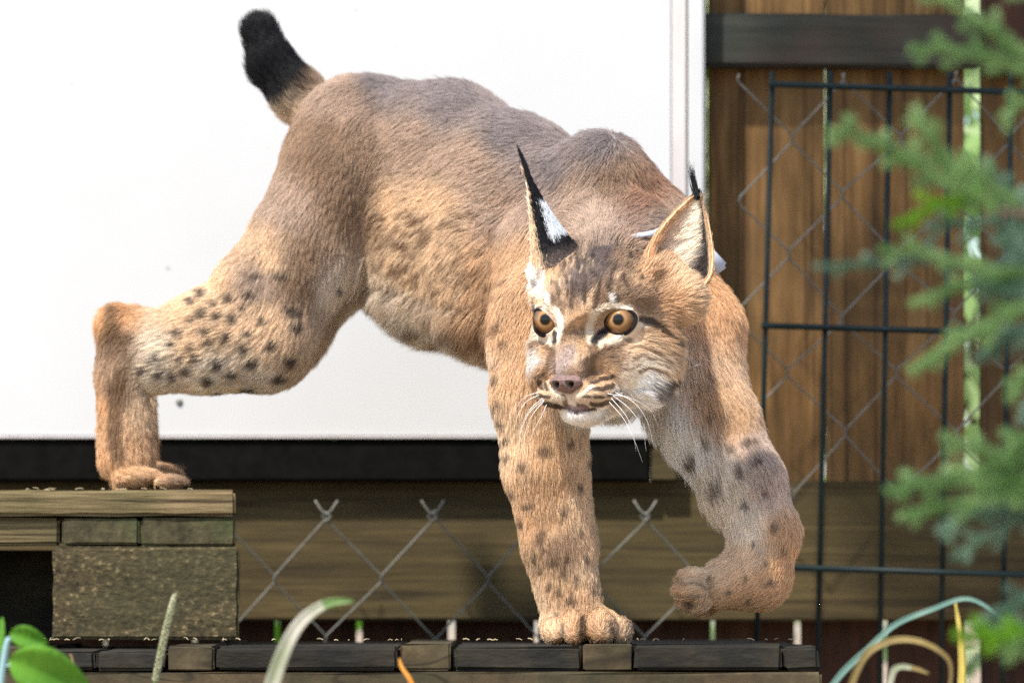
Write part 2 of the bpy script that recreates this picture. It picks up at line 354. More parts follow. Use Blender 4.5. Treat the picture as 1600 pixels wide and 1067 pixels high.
# hind leg, near side
cone((530, 280, .25), (470, 400, .235), 94, 80, .03, G_H, (-.35, .1, -1))
cone((470, 400, .235), (412, 530, .22), 82, 74, .03, G_H, (-.3, .1, -1))
cone((412, 530, .22), (330, 532, .22), 76, 76, .02, G_H, (-1, .1, -.35))
ball((392, 455, .22), (60, 70, 62), .03, G_H, (-.5, .1, -1))
cone((330, 532, .22), (245, 550, .22), 76, 60, .02, G_H, (-1, .1, -.3))
cone((245, 548, .22), (185, 512, .22), 58, 30, .018, G_H, (-1, .1, .2))
cone((183, 508, .22), (192, 590, .22), 30, 38, .012, G_H, (.1, 0, -1))
cone((192, 590, .22), (198, 715, .215), 38, 42, .012, G_H, (.05, 0, -1))
ball((214, 746, .20), (36, 44, 15), .012, G_H, (1, -.3, -.1))
for x, y, r, Y in [(252, 751, 15, .215), (268, 752, 15, .190), (262, 752, 15, .165)]:
    ball((x, y, Y), (22, 11, 9), .006, G_H, (1, -.2, -.1))
# hind leg, far side
cone((560, 280, .42), (510, 400, .42), 92, 80, .03, G_H2, (-.35, .1, -1))
cone((510, 400, .42), (440, 510, .41), 80, 66, .03, G_H2, (-.3, .1, -1))
cone((440, 510, .41), (330, 530, .40), 66, 48, .02, G_H2, (-1, .1, -.3))
cone((330, 530, .40), (206, 512, .39), 48, 26, .02, G_H2, (-1, .1, 0))
cone((206, 510, .39), (210, 720, .38), 27, 34, .012, G_H2, (.05, 0, -1))
ball((228, 744, .36), (48, 46, 20), .01, G_H2, (1, -.3, -.1))
# straight fore leg
cone((850, 500, -.06), (846, 620, -.10), 84, 74, .02, G_F, (-.1, 0, -1))
cone((846, 620, -.10), (853, 730, -.105), 74, 64, .015, G_F, (0, 0, -1))
cone((853, 730, -.105), (874, 850, -.105), 64, 54, .012, G_F, (.1, 0, -1))
cone((874, 850, -.105), (893, 950, -.11), 54, 46, .012, G_F, (.15, 0, -1))
ball((908, 975, -.115), (62, 50, 30), .012, G_F, (.1, -.6, -.4))
for x, y, Y, rx, rz in [(868, 984, -.145, 21, 22), (897, 978, -.160, 22, 27), (938, 977, -.160, 24, 28), (968, 985, -.140, 19, 22)]:
    ball((x, y, Y), (rx, 26, rz), .004, G_F, (0, -.8, -.3))
# raised fore leg
cone((1085, 590, .01), (1112, 665, -.02), 74, 72, .02, G_R, (.2, -.1, -1))
cone((1112, 665, -.02), (1160, 755, -.05), 72, 62, .015, G_R, (.4, -.1, -1))
cone((1160, 755, -.05), (1194, 832, -.07), 62, 52, .012, G_R, (.3, -.1, -1))
cone((1194, 832, -.07), (1182, 898, -.08), 52, 53, .012, G_R, (-.2, -.1, -1))
cone((1182, 898, -.08), (1125, 915, -.09), 52, 37, .012, G_R, (-1, -.1, -.2))
for x, y, Y, rx, rz in [(1084, 903, -.100, 27, 17), (1080, 922, -.122, 27, 17), (1086, 940, -.110, 27, 16), (1098, 948, -.080, 24, 14), (1084, 915, -.075, 25, 18)]:
    ball((x, y, Y), (rx, 16, rz), .0045, G_R, (-1, -.1, -.2))
ball((1128, 885, -.09), (20, 18, 12), .006, G_R, (-1, 0, 0))
# tail
cone((508, 186, .38), (470, 152, .39), 40, 37, .02, G_TL, (-.6, .1, .8))
cone((470, 152, .39), (428, 104, .40), 37, 32, .01, G_TL, (-.5, .05, .9))
cone((428, 104, .40), (408, 54, .405), 32, 24, .01, G_TL, (-.3, 0, 1))
# head
FUP = (0, -1, .25)
hball((0, 0, 32), (100, 100, 84), .02, (0, -1, .1))
hball((0, 40, 38), (78, 62, 52), .02, FUP)
hcone((58, 5, -35), (50, 55, -60), 64, 44, .02, (.6, -.8, -.3)); hcone((-58, 5, -35), (-50, 55, -60), 64, 44, .02, (-.6, -.8, -.3))
hcone((40, 76, 44), (88, 48, 46), 11, 11, .016, (.3, -1, .3)); hcone((-40, 76, 44), (-88, 48, 46), 11, 11, .016, (-.3, -1, .3))
hball((0, 72, -18), (54, 50, 50), .02, (0, -.8, .5))
hcone((-2, 74, 6), (-7, 118, -62), 38, 26, .015, (0, -.6, .8))
hball((24, 112, -98), (36, 36, 23), .008, (.7, -.7, -.25)); hball((-36, 112, -98), (34, 36, 23), .008, (-.7, -.7, -.25))
hball((-8, 122, -74), (20, 15, 14), .006, (0, -1, .5))
hball((72, 18, -80), (46, 50, 44), .02, (.6, -.6, -.6)); hball((-72, 18, -80), (46, 50, 44), .02, (-.6, -.6, -.6))
hball((98, -34, 38), (32, 30, 44), .02, (.3, -.9, .2)); hball((-98, -30, 45), (34, 34, 44), .02, (-.3, -.9, .2))
hball((-90, 22, 82), (22, 20, 20), .012, (-.2, -.5, 1)); hball((-104, -8, 82), (17, 17, 17), .012, (-.2, -.5, 1)); hball((-92, -14, 86), (18, 18, 18), .012, (-.2, -.5, 1)); hball((86, 4, 84), (12, 12, 12), .012, (.2, -.5, 1))
hball((128, -24, 36), (32, 26, 34), .02, (.3, -.9, .2))
hcone((0, 20, -80), (0, 92, -108), 62, 36, .015, (0, -.9, -.5))
hball((-4, 102, -130), (33, 30, 19), .006, (0, -.8, -.6))
hball((84, -34, 74), (30, 24, 30), .02, (.2, -.5, 1)); hball((-80, -26, 86), (34, 28, 34), .02, (-.2, -.5, 1))
EYES = [(56, 62, 8, 1), (-64, 62, 11, -1)]
ER = 29.0
def sdf_prim(pr, p):
    if pr[0] == 'c':
        a, b, ra, rb = pr[1:5]; ba = b - a; L2 = ba @ ba
        h = np.clip(((p - a) @ ba) / L2, 0, 1)
        return np.linalg.norm(p - a - h[:, None] * ba, axis=1) - (ra + (rb - ra) * h)
    q = (p - pr[1]) @ pr[2]; R = pr[3]
    k0 = np.linalg.norm(q / R, axis=1); k1 = np.linalg.norm(q / (R * R), axis=1) + 1e-9
    return np.maximum(k0 * (k0 - 1) / k1, -R.min())
def smin(a, b, k):
    h = np.maximum(k - np.abs(a - b), 0) / k
    return np.minimum(a, b) - h * h * k * 0.25
def eye_axes(e):
    r, f, u, s_ = e; ax = flowv(HF + HR * s_ * (.16 if s_ > 0 else .55) + HU * .02); X = flowv(np.cross(HU, ax)); X = X * (1 if X @ HR > 0 else -1) * s_; Yv = flowv(HU - ax * (HU @ ax))
    return Hd(r, f, u), ax, X, Yv
def almond(cx, sy_):
    """half angle of the eye's opening in the direction (outwards, up), in degrees"""
    ti = rad(13); ux, uy = cx * math.cos(ti) + sy_ * math.sin(ti), -cx * math.sin(ti) + sy_ * math.cos(ti)
    wx = np.where(ux > 0, 56, 62); wy = np.where(uy > 0, 35, 41)
    return 1 / ((np.abs(ux) / wx) ** 1.8 + (np.abs(uy) / wy) ** 1.8) ** (1 / 1.8)
def eye_open(p, e):
    c, ax, X, Yv = eye_axes(e); q = p - c; R = np.linalg.norm(q, axis=1) + 1e-9
    th = np.degrees(np.arccos(np.clip(q @ ax / R, -1, 1))); x, y = q @ X, q @ Yv; n = np.hypot(x, y) + 1e-9
    return R, th, almond(x / n, y / n)
def carve(d, p):
    """lids swell over the eyeballs and stand open"""
    for e in EYES:
        R, th, rho = eye_open(p, e)
        d = smin(d, R - (ER + 1.3) * HS, .006)
        d = np.maximum(d, np.where(R > ER * HS * .45, np.radians(rho + 1.5 - th) * np.minimum(R, .04), -1))
    return d
def sdf(p, full=False):
    n = len(p); d = np.full(n, 1.0); gd = np.full((7, n), 1.0); fl = np.zeros((n, 3)) if full else None; ws = np.full(n, 1e-9) if full else None
    hd = np.full(n, 1.0)
    for pr in prims:
        if pr[0] == 'c': c = (pr[1] + pr[2]) / 2; Rb = np.linalg.norm(pr[2] - pr[1]) / 2 + max(pr[3], pr[4])
        else: c = pr[1]; Rb = pr[3].max()
        m = np.abs(p - c).max(1) < Rb + .06
        if not m.any(): continue
        e = sdf_prim(pr, p[m]); g = pr[6]
        gd[g][m] = np.minimum(gd[g][m], e)
        if g == G_HD: hd[m] = smin(hd[m], e, pr[5])
        else: d[m] = smin(d[m], e, pr[5])
        if full:
            wgt = np.exp(-np.maximum(e, -.02) / .008); fl[m] += wgt[:, None] * pr[7]; ws[m] += wgt
    m = hd < .08
    if m.any(): hd[m] = carve(hd[m], p[m])
    d = smin(d, hd, .014)
    if full: return d, gd, fl / ws[:, None]
    return d
def grad(p, e=.0012):
    g = np.stack([sdf(p + np.eye(3)[i] * e) - sdf(p - np.eye(3)[i] * e) for i in range(3)], 1)
    return g / (np.linalg.norm(g, axis=1, keepdims=True) + 1e-12)
def surface_net(h):
    lo = np.array([-.60, -.46, -.02]); hi = np.array([.44, .60, .86]); n = np.ceil((hi - lo) / h).astype(int)
    # coarse pass finds the blocks that hold surface
    B = 8; nb = -(-n // B)
    bc = (np.stack(np.meshgrid(*[np.arange(k) for k in nb], indexing='ij'), -1).reshape(-1, 3) + .5) * B * h + lo
    keep = np.abs(sdf(bc)) < B * h * 1.1
    F = np.ones(tuple(nb * B + 1), np.float32)
    bi = np.stack(np.meshgrid(*[np.arange(k) for k in nb], indexing='ij'), -1).reshape(-1, 3)[keep] * B
    off = np.stack(np.meshgrid(*[np.arange(B + 1)] * 3, indexing='ij'), -1).reshape(-1, 3)
    inner = sdf(bc) < 0
    F[:] = 1
    for k in np.nonzero(~keep & inner)[0]:
        b = np.stack(np.unravel_index(k, nb)) * B; F[b[0]:b[0] + B + 1, b[1]:b[1] + B + 1, b[2]:b[2] + B + 1] = -1
    for i in range(0, len(bi), 400):
        idx = (bi[i:i + 400, None] + off[None]).reshape(-1, 3)
        F[idx[:, 0], idx[:, 1], idx[:, 2]] = sdf(idx * h + lo)
    s = F < 0; cs = [sl_ for sl_ in (slice(0, -1), slice(1, None))]
    cnt = sum(s[a, b, c].astype(np.int8) for a in cs for b in cs for c in cs)
    act = (cnt > 0) & (cnt < 8); ids = np.full(act.shape, -1, np.int64); ci = np.argwhere(act); ids[act] = np.arange(len(ci))
    acc = np.zeros((len(ci), 3)); num = np.zeros(len(ci))
    corners = np.array([(a, b, c) for a in (0, 1) for b in (0, 1) for c in (0, 1)])
    for i in range(8):
        for ax in range(3):
            if corners[i][ax]: continue
            a = ci + corners[i]; b = a.copy(); b[:, ax] += 1
            fa = F[a[:, 0], a[:, 1], a[:, 2]]; fb = F[b[:, 0], b[:, 1], b[:, 2]]; m = (fa < 0) != (fb < 0)
            t = np.where(m, fa / np.where(fa == fb, 1, fa - fb), 0); pt = a + 0.0; pt[:, ax] += t
            acc[m] += pt[m]; num[m] += 1
    V = acc / num[:, None] * h + lo; quads = []
    for ax in range(3):
        u, v = (ax + 1) % 3, (ax + 2) % 3
        a = s.take(range(0, s.shape[ax] - 1), ax); b = s.take(range(1, s.shape[ax]), ax)
        e = np.argwhere(a != b); e = e[(e[:, u] > 0) & (e[:, v] > 0)]
        e = e[(e[:, u] < act.shape[u]) & (e[:, v] < act.shape[v])]
        q = []
        for du, dv in ((1, 1), (0, 1), (0, 0), (1, 0)):
            c = e.copy(); c[:, u] -= du; c[:, v] -= dv; q.append(ids[c[:, 0], c[:, 1], c[:, 2]])
        q = np.stack(q, 1); inside = a[e[:, 0], e[:, 1], e[:, 2]]
        q = np.where(inside[:, None], q, q[:, ::-1]); quads.append(q[(q >= 0).all(1)])
    return V, np.concatenate(quads)
V, Q = surface_net(0.0055)
me = bpy.data.meshes.new('body'); me.from_pydata(V.tolist(), [], Q.tolist()); me.update()
bm = bmesh.new(); bm.from_mesh(me)
def refine(test):
    vs = np.array([v.co[:] for v in bm.verts]); m = test(vs); bm.verts.ensure_lookup_table()
    es = [e for e in bm.edges if m[e.verts[0].index] and m[e.verts[1].index]]
    bmesh.ops.subdivide_edges(bm, edges=es, cuts=1, use_grid_fill=True); bm.verts.index_update()
def face_zone(p):
    r, f, u = head_local(p); return (f > 20) & (np.abs(r) < 110) & (u > -160) & (u < 90)
bm.verts.index_update(); refine(face_zone)
refine(lambda p: (lambda q: (q[1] > 70) & (np.abs(q[0]) < 95) & (q[2] > -150) & (q[2] < 60))(head_local(p)))
bmesh.ops.triangulate(bm, faces=[f for f in bm.faces if len(f.verts) > 4])
V = np.array([v.co[:] for v in bm.verts])
for _ in range(4):
    V -= grad(V) * np.clip(sdf(V), -.004, .004)[:, None] * .9
for v, c in zip(bm.verts, V): v.co = c
bm.normal_update(); bm.to_mesh(me); bm.free()

LX = tag(empty('lynx', tuple(Hd(0, 0, 0) * [1, 1, 0] + [0, 0, 0.004])), 'spotted lynx striding along the pallets with one fore paw lifted', 'lynx')
LO = np.array(LX.location[:])
me.transform(Matrix.Translation(-Vector(LO)))
me.polygons.foreach_set('use_smooth', [True] * len(me.polygons))
body = link(bpy.data.objects.new('body', me), LX)

# ---- noise on points
_lat = rng.random((32, 32, 32))
def vnoise(p, s):
    q = p * s; i = np.floor(q).astype(int); f = q - i; f = f * f * (3 - 2 * f); i %= 32; j = (i + 1) % 32
    r = 0
    for a in (0, 1):
        for b in (0, 1):
            for c in (0, 1):
                wv = (f[:, 0] if a else 1 - f[:, 0]) * (f[:, 1] if b else 1 - f[:, 1]) * (f[:, 2] if c else 1 - f[:, 2])
                r = r + wv * _lat[(j if a else i)[:, 0], (j if b else i)[:, 1], (j if c else i)[:, 2]]
    return r
# ---- coat colours
GREY = (.30, .255, .245); BROWN = (.34, .23, .15); DGREY = (.17, .13, .115); TAN = (.61, .41, .245); ORA = (.68, .43, .235); CREAM = (.82, .73, .60); WHITE = (.93, .91, .88)
SAND = (.73, .555, .375); MAUVE = (.50, .38, .295); DK = (.085, .055, .04); BLACK = (.010, .010, .012); RUST = (.42, .25, .165)
field = {
 G_T: [(600, 125, GREY), (700, 150, GREY), (800, 205, GREY), (870, 260, GREY), (540, 150, MAUVE), (500, 230, BROWN), (560, 230, MAUVE), (640, 230, MAUVE), (740, 260, MAUVE), (600, 330, SAND), (560, 350, BROWN),
       (680, 330, SAND), (780, 330, MAUVE), (640, 420, SAND), (700, 440, SAND), (760, 430, TAN), (600, 475, CREAM), (640, 508, CREAM), (690, 545, CREAM), (740, 575, CREAM), (760, 500, TAN), (520, 480, CREAM), (560, 480, CREAM), (800, 420, TAN), (820, 500, TAN),
       (935, 220, GREY), (900, 290, MAUVE), (960, 280, BROWN), (1000, 300, RUST), (1040, 350, MAUVE), (930, 350, MAUVE), (1100, 440, ORA), (1130, 520, ORA), (1120, 600, SAND), (1060, 600, CREAM), (980, 640, WHITE), (1000, 600, WHITE), (860, 560, TAN)],
 G_H: [(500, 250, BROWN), (450, 320, MAUVE), (480, 400, BROWN), (540, 330, BROWN), (420, 400, SAND), (400, 440, MAUVE), (520, 450, CREAM), (470, 450, BROWN), (420, 500, SAND), (450, 560, SAND), (340, 450, SAND), (340, 520, SAND),
       (340, 600, CREAM), (420, 600, CREAM), (270, 490, SAND), (330, 570, CREAM), (300, 540, SAND), (250, 540, CREAM), (250, 600, CREAM), (190, 490, ORA), (160, 500, ORA), (180, 540, BROWN), (165, 640, ORA), (190, 620, BROWN), (220, 640, SAND), (215, 700, TAN), (170, 730, ORA), (240, 740, TAN), (280, 752, BROWN)],  # metatarsus shading kept as coat colour: bright back edge, dark stripe
 G_F: [(780, 560, TAN), (850, 600, TAN), (900, 640, CREAM), (800, 680, SAND), (860, 700, TAN), (900, 700, SAND), (870, 760, TAN), (905, 780, SAND), (840, 820, TAN), (880, 860, BROWN), (925, 880, SAND), (870, 930, TAN), (850, 940, SAND), (900, 960, TAN), (870, 990, SAND), (960, 990, SAND), (920, 980, TAN)],
 G_R: [(1110, 620, TAN), (1050, 660, WHITE), (1030, 650, WHITE), (1080, 720, WHITE), (1060, 700, WHITE), (1100, 740, CREAM), (1150, 660, TAN), (1180, 700, (.58, .46, .38)), (1130, 760, CREAM), (1200, 760, (.58, .45, .36)), (1150, 800, CREAM), (1170, 830, CREAM), (1220, 830, TAN), (1160, 870, SAND), (1230, 880, ORA), (1180, 930, TAN), (1110, 890, SAND), (1090, 920, SAND), (1070, 930, TAN), (1140, 950, TAN)],
 G_TL: [(500, 190, SAND), (490, 140, BROWN), (450, 165, SAND), (470, 120, BROWN), (430, 140, SAND), (440, 150, CREAM)],
 G_HD: [(940, 380, DGREY), (880, 390, BROWN), (930, 420, DGREY), (900, 440, DGREY), (980, 400, BROWN), (1010, 430, TAN), (950, 450, BROWN), (860, 430, TAN), (880, 470, BROWN), (905, 500, TAN), (905, 540, TAN), (920, 570, BROWN), (1000, 460, BROWN),
        (1050, 470, TAN), (1040, 520, TAN), (1000, 540, SAND), (1030, 540, SAND), (960, 560, BROWN), (1020, 565, CREAM), (985, 590, CREAM), (1050, 580, SAND), (1020, 600, WHITE), (950, 585, TAN), (1000, 620, WHITE), (980, 640, WHITE), (940, 570, TAN), (870, 550, MAUVE), (880, 565, MAUVE), (850, 545, TAN),
        (835, 520, CREAM), (830, 570, WHITE), (822, 560, WHITE), (840, 580, TAN), (830, 480, SAND), (825, 440, WHITE), (845, 600, TAN), (850, 615, SAND), (920, 600, TAN), (945, 600, TAN), (930, 615, SAND), (950, 620, SAND), (920, 588, BROWN), (945, 588, TAN), (900, 660, WHITE), (860, 640, CREAM), (940, 650, WHITE), (1000, 645, WHITE), (970, 620, WHITE), (900, 520, BROWN), (930, 545, BROWN), (860, 545, BROWN), (1080, 520, SAND), (1070, 440, SAND)],
}
field[G_H2] = field[G_H]
# marks: polyline, half width, colour, strength, group or None
marks = []
def blob(x, y, rx, ry, ang, col, a, g): marks.append(('b', x, y, rx, ry, rad(ang), col, a, g))
def stroke(pts, w_, col, a, g): marks.append(('s', np.array(pts, float), w_, col, a, g))
for x, y, rx, ry, an in [(315, 458, 7, 7, 0), (318, 490, 8, 9, 0), (341, 494, 7, 7, 0), (365, 497, 8, 9, 0), (322, 517, 7, 6, 30), (330, 536, 7, 7, 0), (355, 527, 7, 9, 30), (382, 543, 9, 7, 20), (358, 465, 9, 8, 0), (390, 460, 9, 6, 0),
        (300, 545, 6, 7, 30), (308, 560, 8, 7, 0), (342, 569, 9, 8, 0), (395, 567, 11, 9, 0), (365, 584, 9, 7, 0), (294, 580, 7, 8, 30), (328, 594, 10, 8, 0), (271, 587, 5, 9, -25), (250, 583, 6, 7, -20), (343, 616, 10, 6, 0), (392, 611, 12, 8, 10),
        (438, 588, 11, 8, -5), (454, 562, 12, 8, 20), (425, 538, 8, 8, 30), (390, 520, 7, 6, 0), (412, 500, 8, 7, 0), (270, 540, 5, 6, 0), (285, 560, 5, 7, 30), (245, 560, 5, 6, 0), (225, 578, 5, 5, 0), (400, 430, 14, 6, -5), (380, 480, 6, 6, 0), (310, 616, 7, 4, 0), (280, 520, 6, 7, 30), (300, 500, 5, 6, 0),
        (465, 510, 9, 8, 0), (458, 485, 14, 8, 20), (440, 430, 12, 6, 10), (530, 452, 8, 5, 0), (300, 470, 6, 5, 0), (335, 475, 6, 5, 0)]:
    blob(x, y, rx, ry, an, DK, .9, G_H)
for x, y, rx, ry, an in [(774, 593, 6, 9, 0), (778, 628, 8, 6, 0), (780, 658, 8, 7, 0), (793, 715, 9, 7, 0), (789, 688, 8, 5, -20), (851, 705, 16, 11, 0), (815, 728, 9, 7, 0), (826, 790, 13, 8, 0), (846, 838, 9, 17, 25), (800, 770, 6, 9, 0), (812, 815, 6, 10, 10),
        (865, 878, 8, 10, 20), (880, 895, 7, 12, 20), (858, 915, 9, 7, 0), (902, 905, 6, 8, 0), (872, 925, 7, 7, 10), (893, 935, 8, 9, 0), (845, 892, 6, 8, 10), (905, 760, 6, 10, 0), (880, 800, 6, 8, 0), (905, 830, 5, 9, 0), (920, 720, 5, 8, 0), (890, 690, 6, 8, 0), (835, 870, 6, 8, 0), (770, 640, 6, 8, 0),
        (885, 870, 5, 8, 10), (850, 860, 5, 7, 20), (915, 870, 5, 8, 0), (925, 920, 5, 8, 0), (870, 960, 7, 6, 0)]:
    blob(x, y, rx * .85, ry * .85, an, (.13, .08, .055), .78, G_F)
for x, y, rx, ry, an in [(1113, 757, 10, 20, 12), (1074, 712, 12, 14, 20), (1100, 680, 8, 14, 0), (1140, 700, 10, 9, -30), (1152, 735, 8, 12, 0), (1163, 788, 10, 8, 0), (1105, 640, 8, 7, 0), (1130, 645, 6, 5, 0), (1180, 720, 12, 7, -30), (1195, 770, 8, 6, 0), (1170, 690, 16, 7, -20),
        (1210, 820, 7, 7, 0), (1225, 860, 6, 7, 0), (1195, 880, 5, 6, 0), (1180, 850, 6, 5, 0), (1205, 910, 6, 6, 0), (1165, 905, 5, 5, 0), (1140, 925, 6, 5, 0), (1170, 940, 5, 5, 0), (1100, 870, 8, 5, 0), (1110, 905, 6, 5, 0), (1078, 945, 12, 9, 0)]:
    blob(x, y, rx * .85, ry * .85, an, (.13, .08, .055), .72 if rx < 11 else .9, G_R)
for x, y, rx, ry in [(1107, 583, 5, 6), (1120, 560, 6, 4), (1135, 600, 6, 8), (1090, 600, 6, 5), (1125, 625, 7, 6), (1100, 545, 4, 5), (790, 560, 5, 8), (775, 575, 5, 8)]:
    blob(x, y, rx, ry, 0, DK, .6, G_T)
for i in range(230):       # faint flecks of the flank
    x = rng.uniform(585, 790); y = rng.uniform(330, 540)
    blob(x, y, rng.uniform(5, 10), rng.uniform(3, 6), rng.uniform(-35, -5), (.22, .125, .07), rng.uniform(.35, .7), G_T)
stroke([(440, 30), (405, 60), (400, 100), (425, 135)], 44, BLACK, 1, G_TL); stroke([(390, 20), (420, 40), (440, 80), (462, 112)], 30, BLACK, 1, G_TL); stroke([(400, 120), (424, 160)], 12, BLACK, 1, G_TL)
for i in range(110):
    x = rng.uniform(862, 1005); y = rng.uniform(383, 478)
    blob(x, y, rng.uniform(1.5, 3.2), rng.uniform(4, 9), rng.uniform(-25, 25), (DK, SAND, DK)[i % 3], rng.uniform(.3, .7), G_HD)
for i in range(60):
    x = rng.uniform(880, 930); y = rng.uniform(480, 570)
    blob(x, y, rng.uniform(1.2, 2.2), rng.uniform(3, 6), rng.uniform(-15, 15), (BROWN, SAND)[i % 2], rng.uniform(.3, .6), G_HD)
stroke([(911, 965), (910, 985), (911, 1003)], 3.5, DK, .8, G_F); stroke([(955, 970), (958, 990)], 3, DK, .6, G_F); stroke([(880, 975), (878, 1000)], 3, DK, .6, G_F)  # shade in the grooves between the toes, painted into the coat
for pts in ([(1062, 912), (1085, 913), (1100, 915)], [(1060, 931), (1085, 932), (1100, 930)]): stroke(pts, 2.5, DK, .4, G_R)  # lifted paw: groove shade between its toes, as coat colour
# leg shading painted into the coat: dark strokes on hock and metatarsus
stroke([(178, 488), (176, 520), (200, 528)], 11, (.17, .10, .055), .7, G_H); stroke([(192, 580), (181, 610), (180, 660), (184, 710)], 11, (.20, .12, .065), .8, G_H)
# face
for pts, w_, c, a in [
    ([(848, 425), (843, 462)], 4, WHITE, .7), ([(855, 460), (856, 470)], 4, WHITE, .8), ([(956, 462), (958, 468)], 5, WHITE, .75),
    ([(856, 478), (868, 484), (876, 500), (874, 520), (866, 535)], 5, CREAM, .95), ([(826, 495), (830, 512), (845, 526), (862, 534)], 6.5, CREAM, .95), ([(824, 478), (838, 480), (850, 480)], 3.5, CREAM, .8),
    ([(924, 534), (921, 510), (930, 490), (946, 479), (970, 477), (985, 482)], 5.5, CREAM, .95), ([(938, 536), (958, 533), (980, 524), (997, 508), (1010, 502)], 7, CREAM, .95),
    ([(986, 494), (1005, 498), (1020, 503), (1032, 512), (1044, 522), (1054, 536)], 4.5, DK, .85), ([(1005, 498), (1020, 505), (1035, 512)], 6, DK, .6),
    ([(824, 490), (832, 486), (845, 480)], 2.5, DK, .8), ([(868, 528), (864, 545), (856, 560)], 3, BROWN, .8),
    ([(985, 545), (1003, 540), (1020, 548), (1030, 560)], 2.6, BROWN, .75), ([(990, 562), (1008, 557), (1030, 562), (1045, 558)], 2.6, BROWN, .75), ([(1000, 582), (1018, 575), (1032, 580)], 3, BROWN, .85), ([(975, 560), (985, 552)], 3, BROWN, .6), ([(1010, 527), (1030, 538)], 2.5, BROWN, .6), ([(1035, 545), (1050, 552)], 3, BROWN, .6), ([(965, 575), (985, 578), (1000, 570)], 2.4, BROWN, .5),
    ([(848, 418), (858, 404)], 5, ORA, .7), ([(866, 396), (895, 380)], 10, BLACK, .85), ([(1038, 595), (1062, 590)], 6, DK, .9), ([(1035, 602), (1020, 615), (1030, 625)], 6, DK, .7), ([(1040, 605), (1036, 620)], 6, DK, .7),
    ([(929, 532), (936, 524), (944, 516)], 6.5, BLACK, .97), ([(868, 519), (866, 533)], 3.5, BLACK, .9), ([(928, 545), (922, 566), (926, 588)], 9, (.20, .12, .065), .7), ([(864, 548), (858, 566), (850, 586)], 5, (.20, .12, .065), .7), ([(948, 542), (968, 540), (985, 532)], 5, (.24, .14, .08), .7), ([(838, 536), (856, 544)], 4, (.24, .14, .08), .7), ([(884, 560), (888, 535), (890, 510), (898, 485)], 3.5, TAN, .5), ([(893, 440), (896, 460), (893, 478)], 3, DK, .7), ([(915, 430), (912, 455), (917, 470)], 3, DK, .6), ([(938, 440), (934, 470), (930, 480)], 3.5, DK, .7), ([(868, 440), (872, 460)], 3, DK, .6), ([(880, 415), (885, 440)], 3, BLACK, .5), ([(960, 420), (950, 445)], 3, BLACK, .5), ([(975, 430), (985, 455)], 3, DK, .6), ([(925, 400), (922, 425)], 3, BLACK, .5), ([(900, 395), (905, 420)], 3, BLACK, .5),
    ([(926, 452), (922, 475)], 4, SAND, .8), ([(868, 568), (895, 560)], 12, MAUVE, .5), ([(872, 580), (884, 560), (892, 545)], 10, (.36, .29, .27), .7),
    # whisker rows
    ([(924, 598), (935, 596)], 3, DK, .95), ([(940, 593), (958, 590)], 4, DK, .95), ([(918, 612), (926, 609)], 3.6, DK, .95), ([(932, 609), (942, 608)], 4, DK, .95), ([(946, 607), (958, 604)], 3.6, DK, .9),
    ([(912, 622), (924, 622)], 2.6, DK, .9), ([(930, 622), (944, 621)], 2.6, DK, .9), ([(950, 619), (962, 614)], 2.2, DK, .8), ([(925, 632), (942, 632)], 3.4, DK, .9), ([(946, 630), (962, 625)], 2.6, DK, .8), ([(905, 634), (918, 638)], 3, DK, .8),
    ([(842, 597), (846, 606)], 3.4, DK, .9), ([(851, 600), (855, 607)], 3, DK, .9), ([(842, 618), (858, 622)], 3, DK, .9), ([(850, 632), (868, 637)], 3.4, DK, .9), ([(838, 590), (848, 586)], 3, DK, .6),
    ([(868, 634), (884, 641), (900, 645), (920, 643), (932, 638)], 2.6, (.06, .035, .03), .95), ([(886, 638), (900, 640), (915, 639)], 4, (.30, .19, .18), .9), ([(880, 618), (884, 634)], 4, (.14, .09, .08), .8),
    ([(864, 606), (868, 618), (880, 624)], 4, CREAM, .9), ([(900, 619), (912, 616), (926, 604)], 3.2, CREAM, .85)]:
    stroke(pts, w_, c, a, G_HD)
def proj(p):
    k = (CAM_D + p[:, 1]) / CAM_D
    return 800 + p[:, 0] / (S * k), 1005 - ((p[:, 2] - CAM_Z) / k + CAM_Z) / S
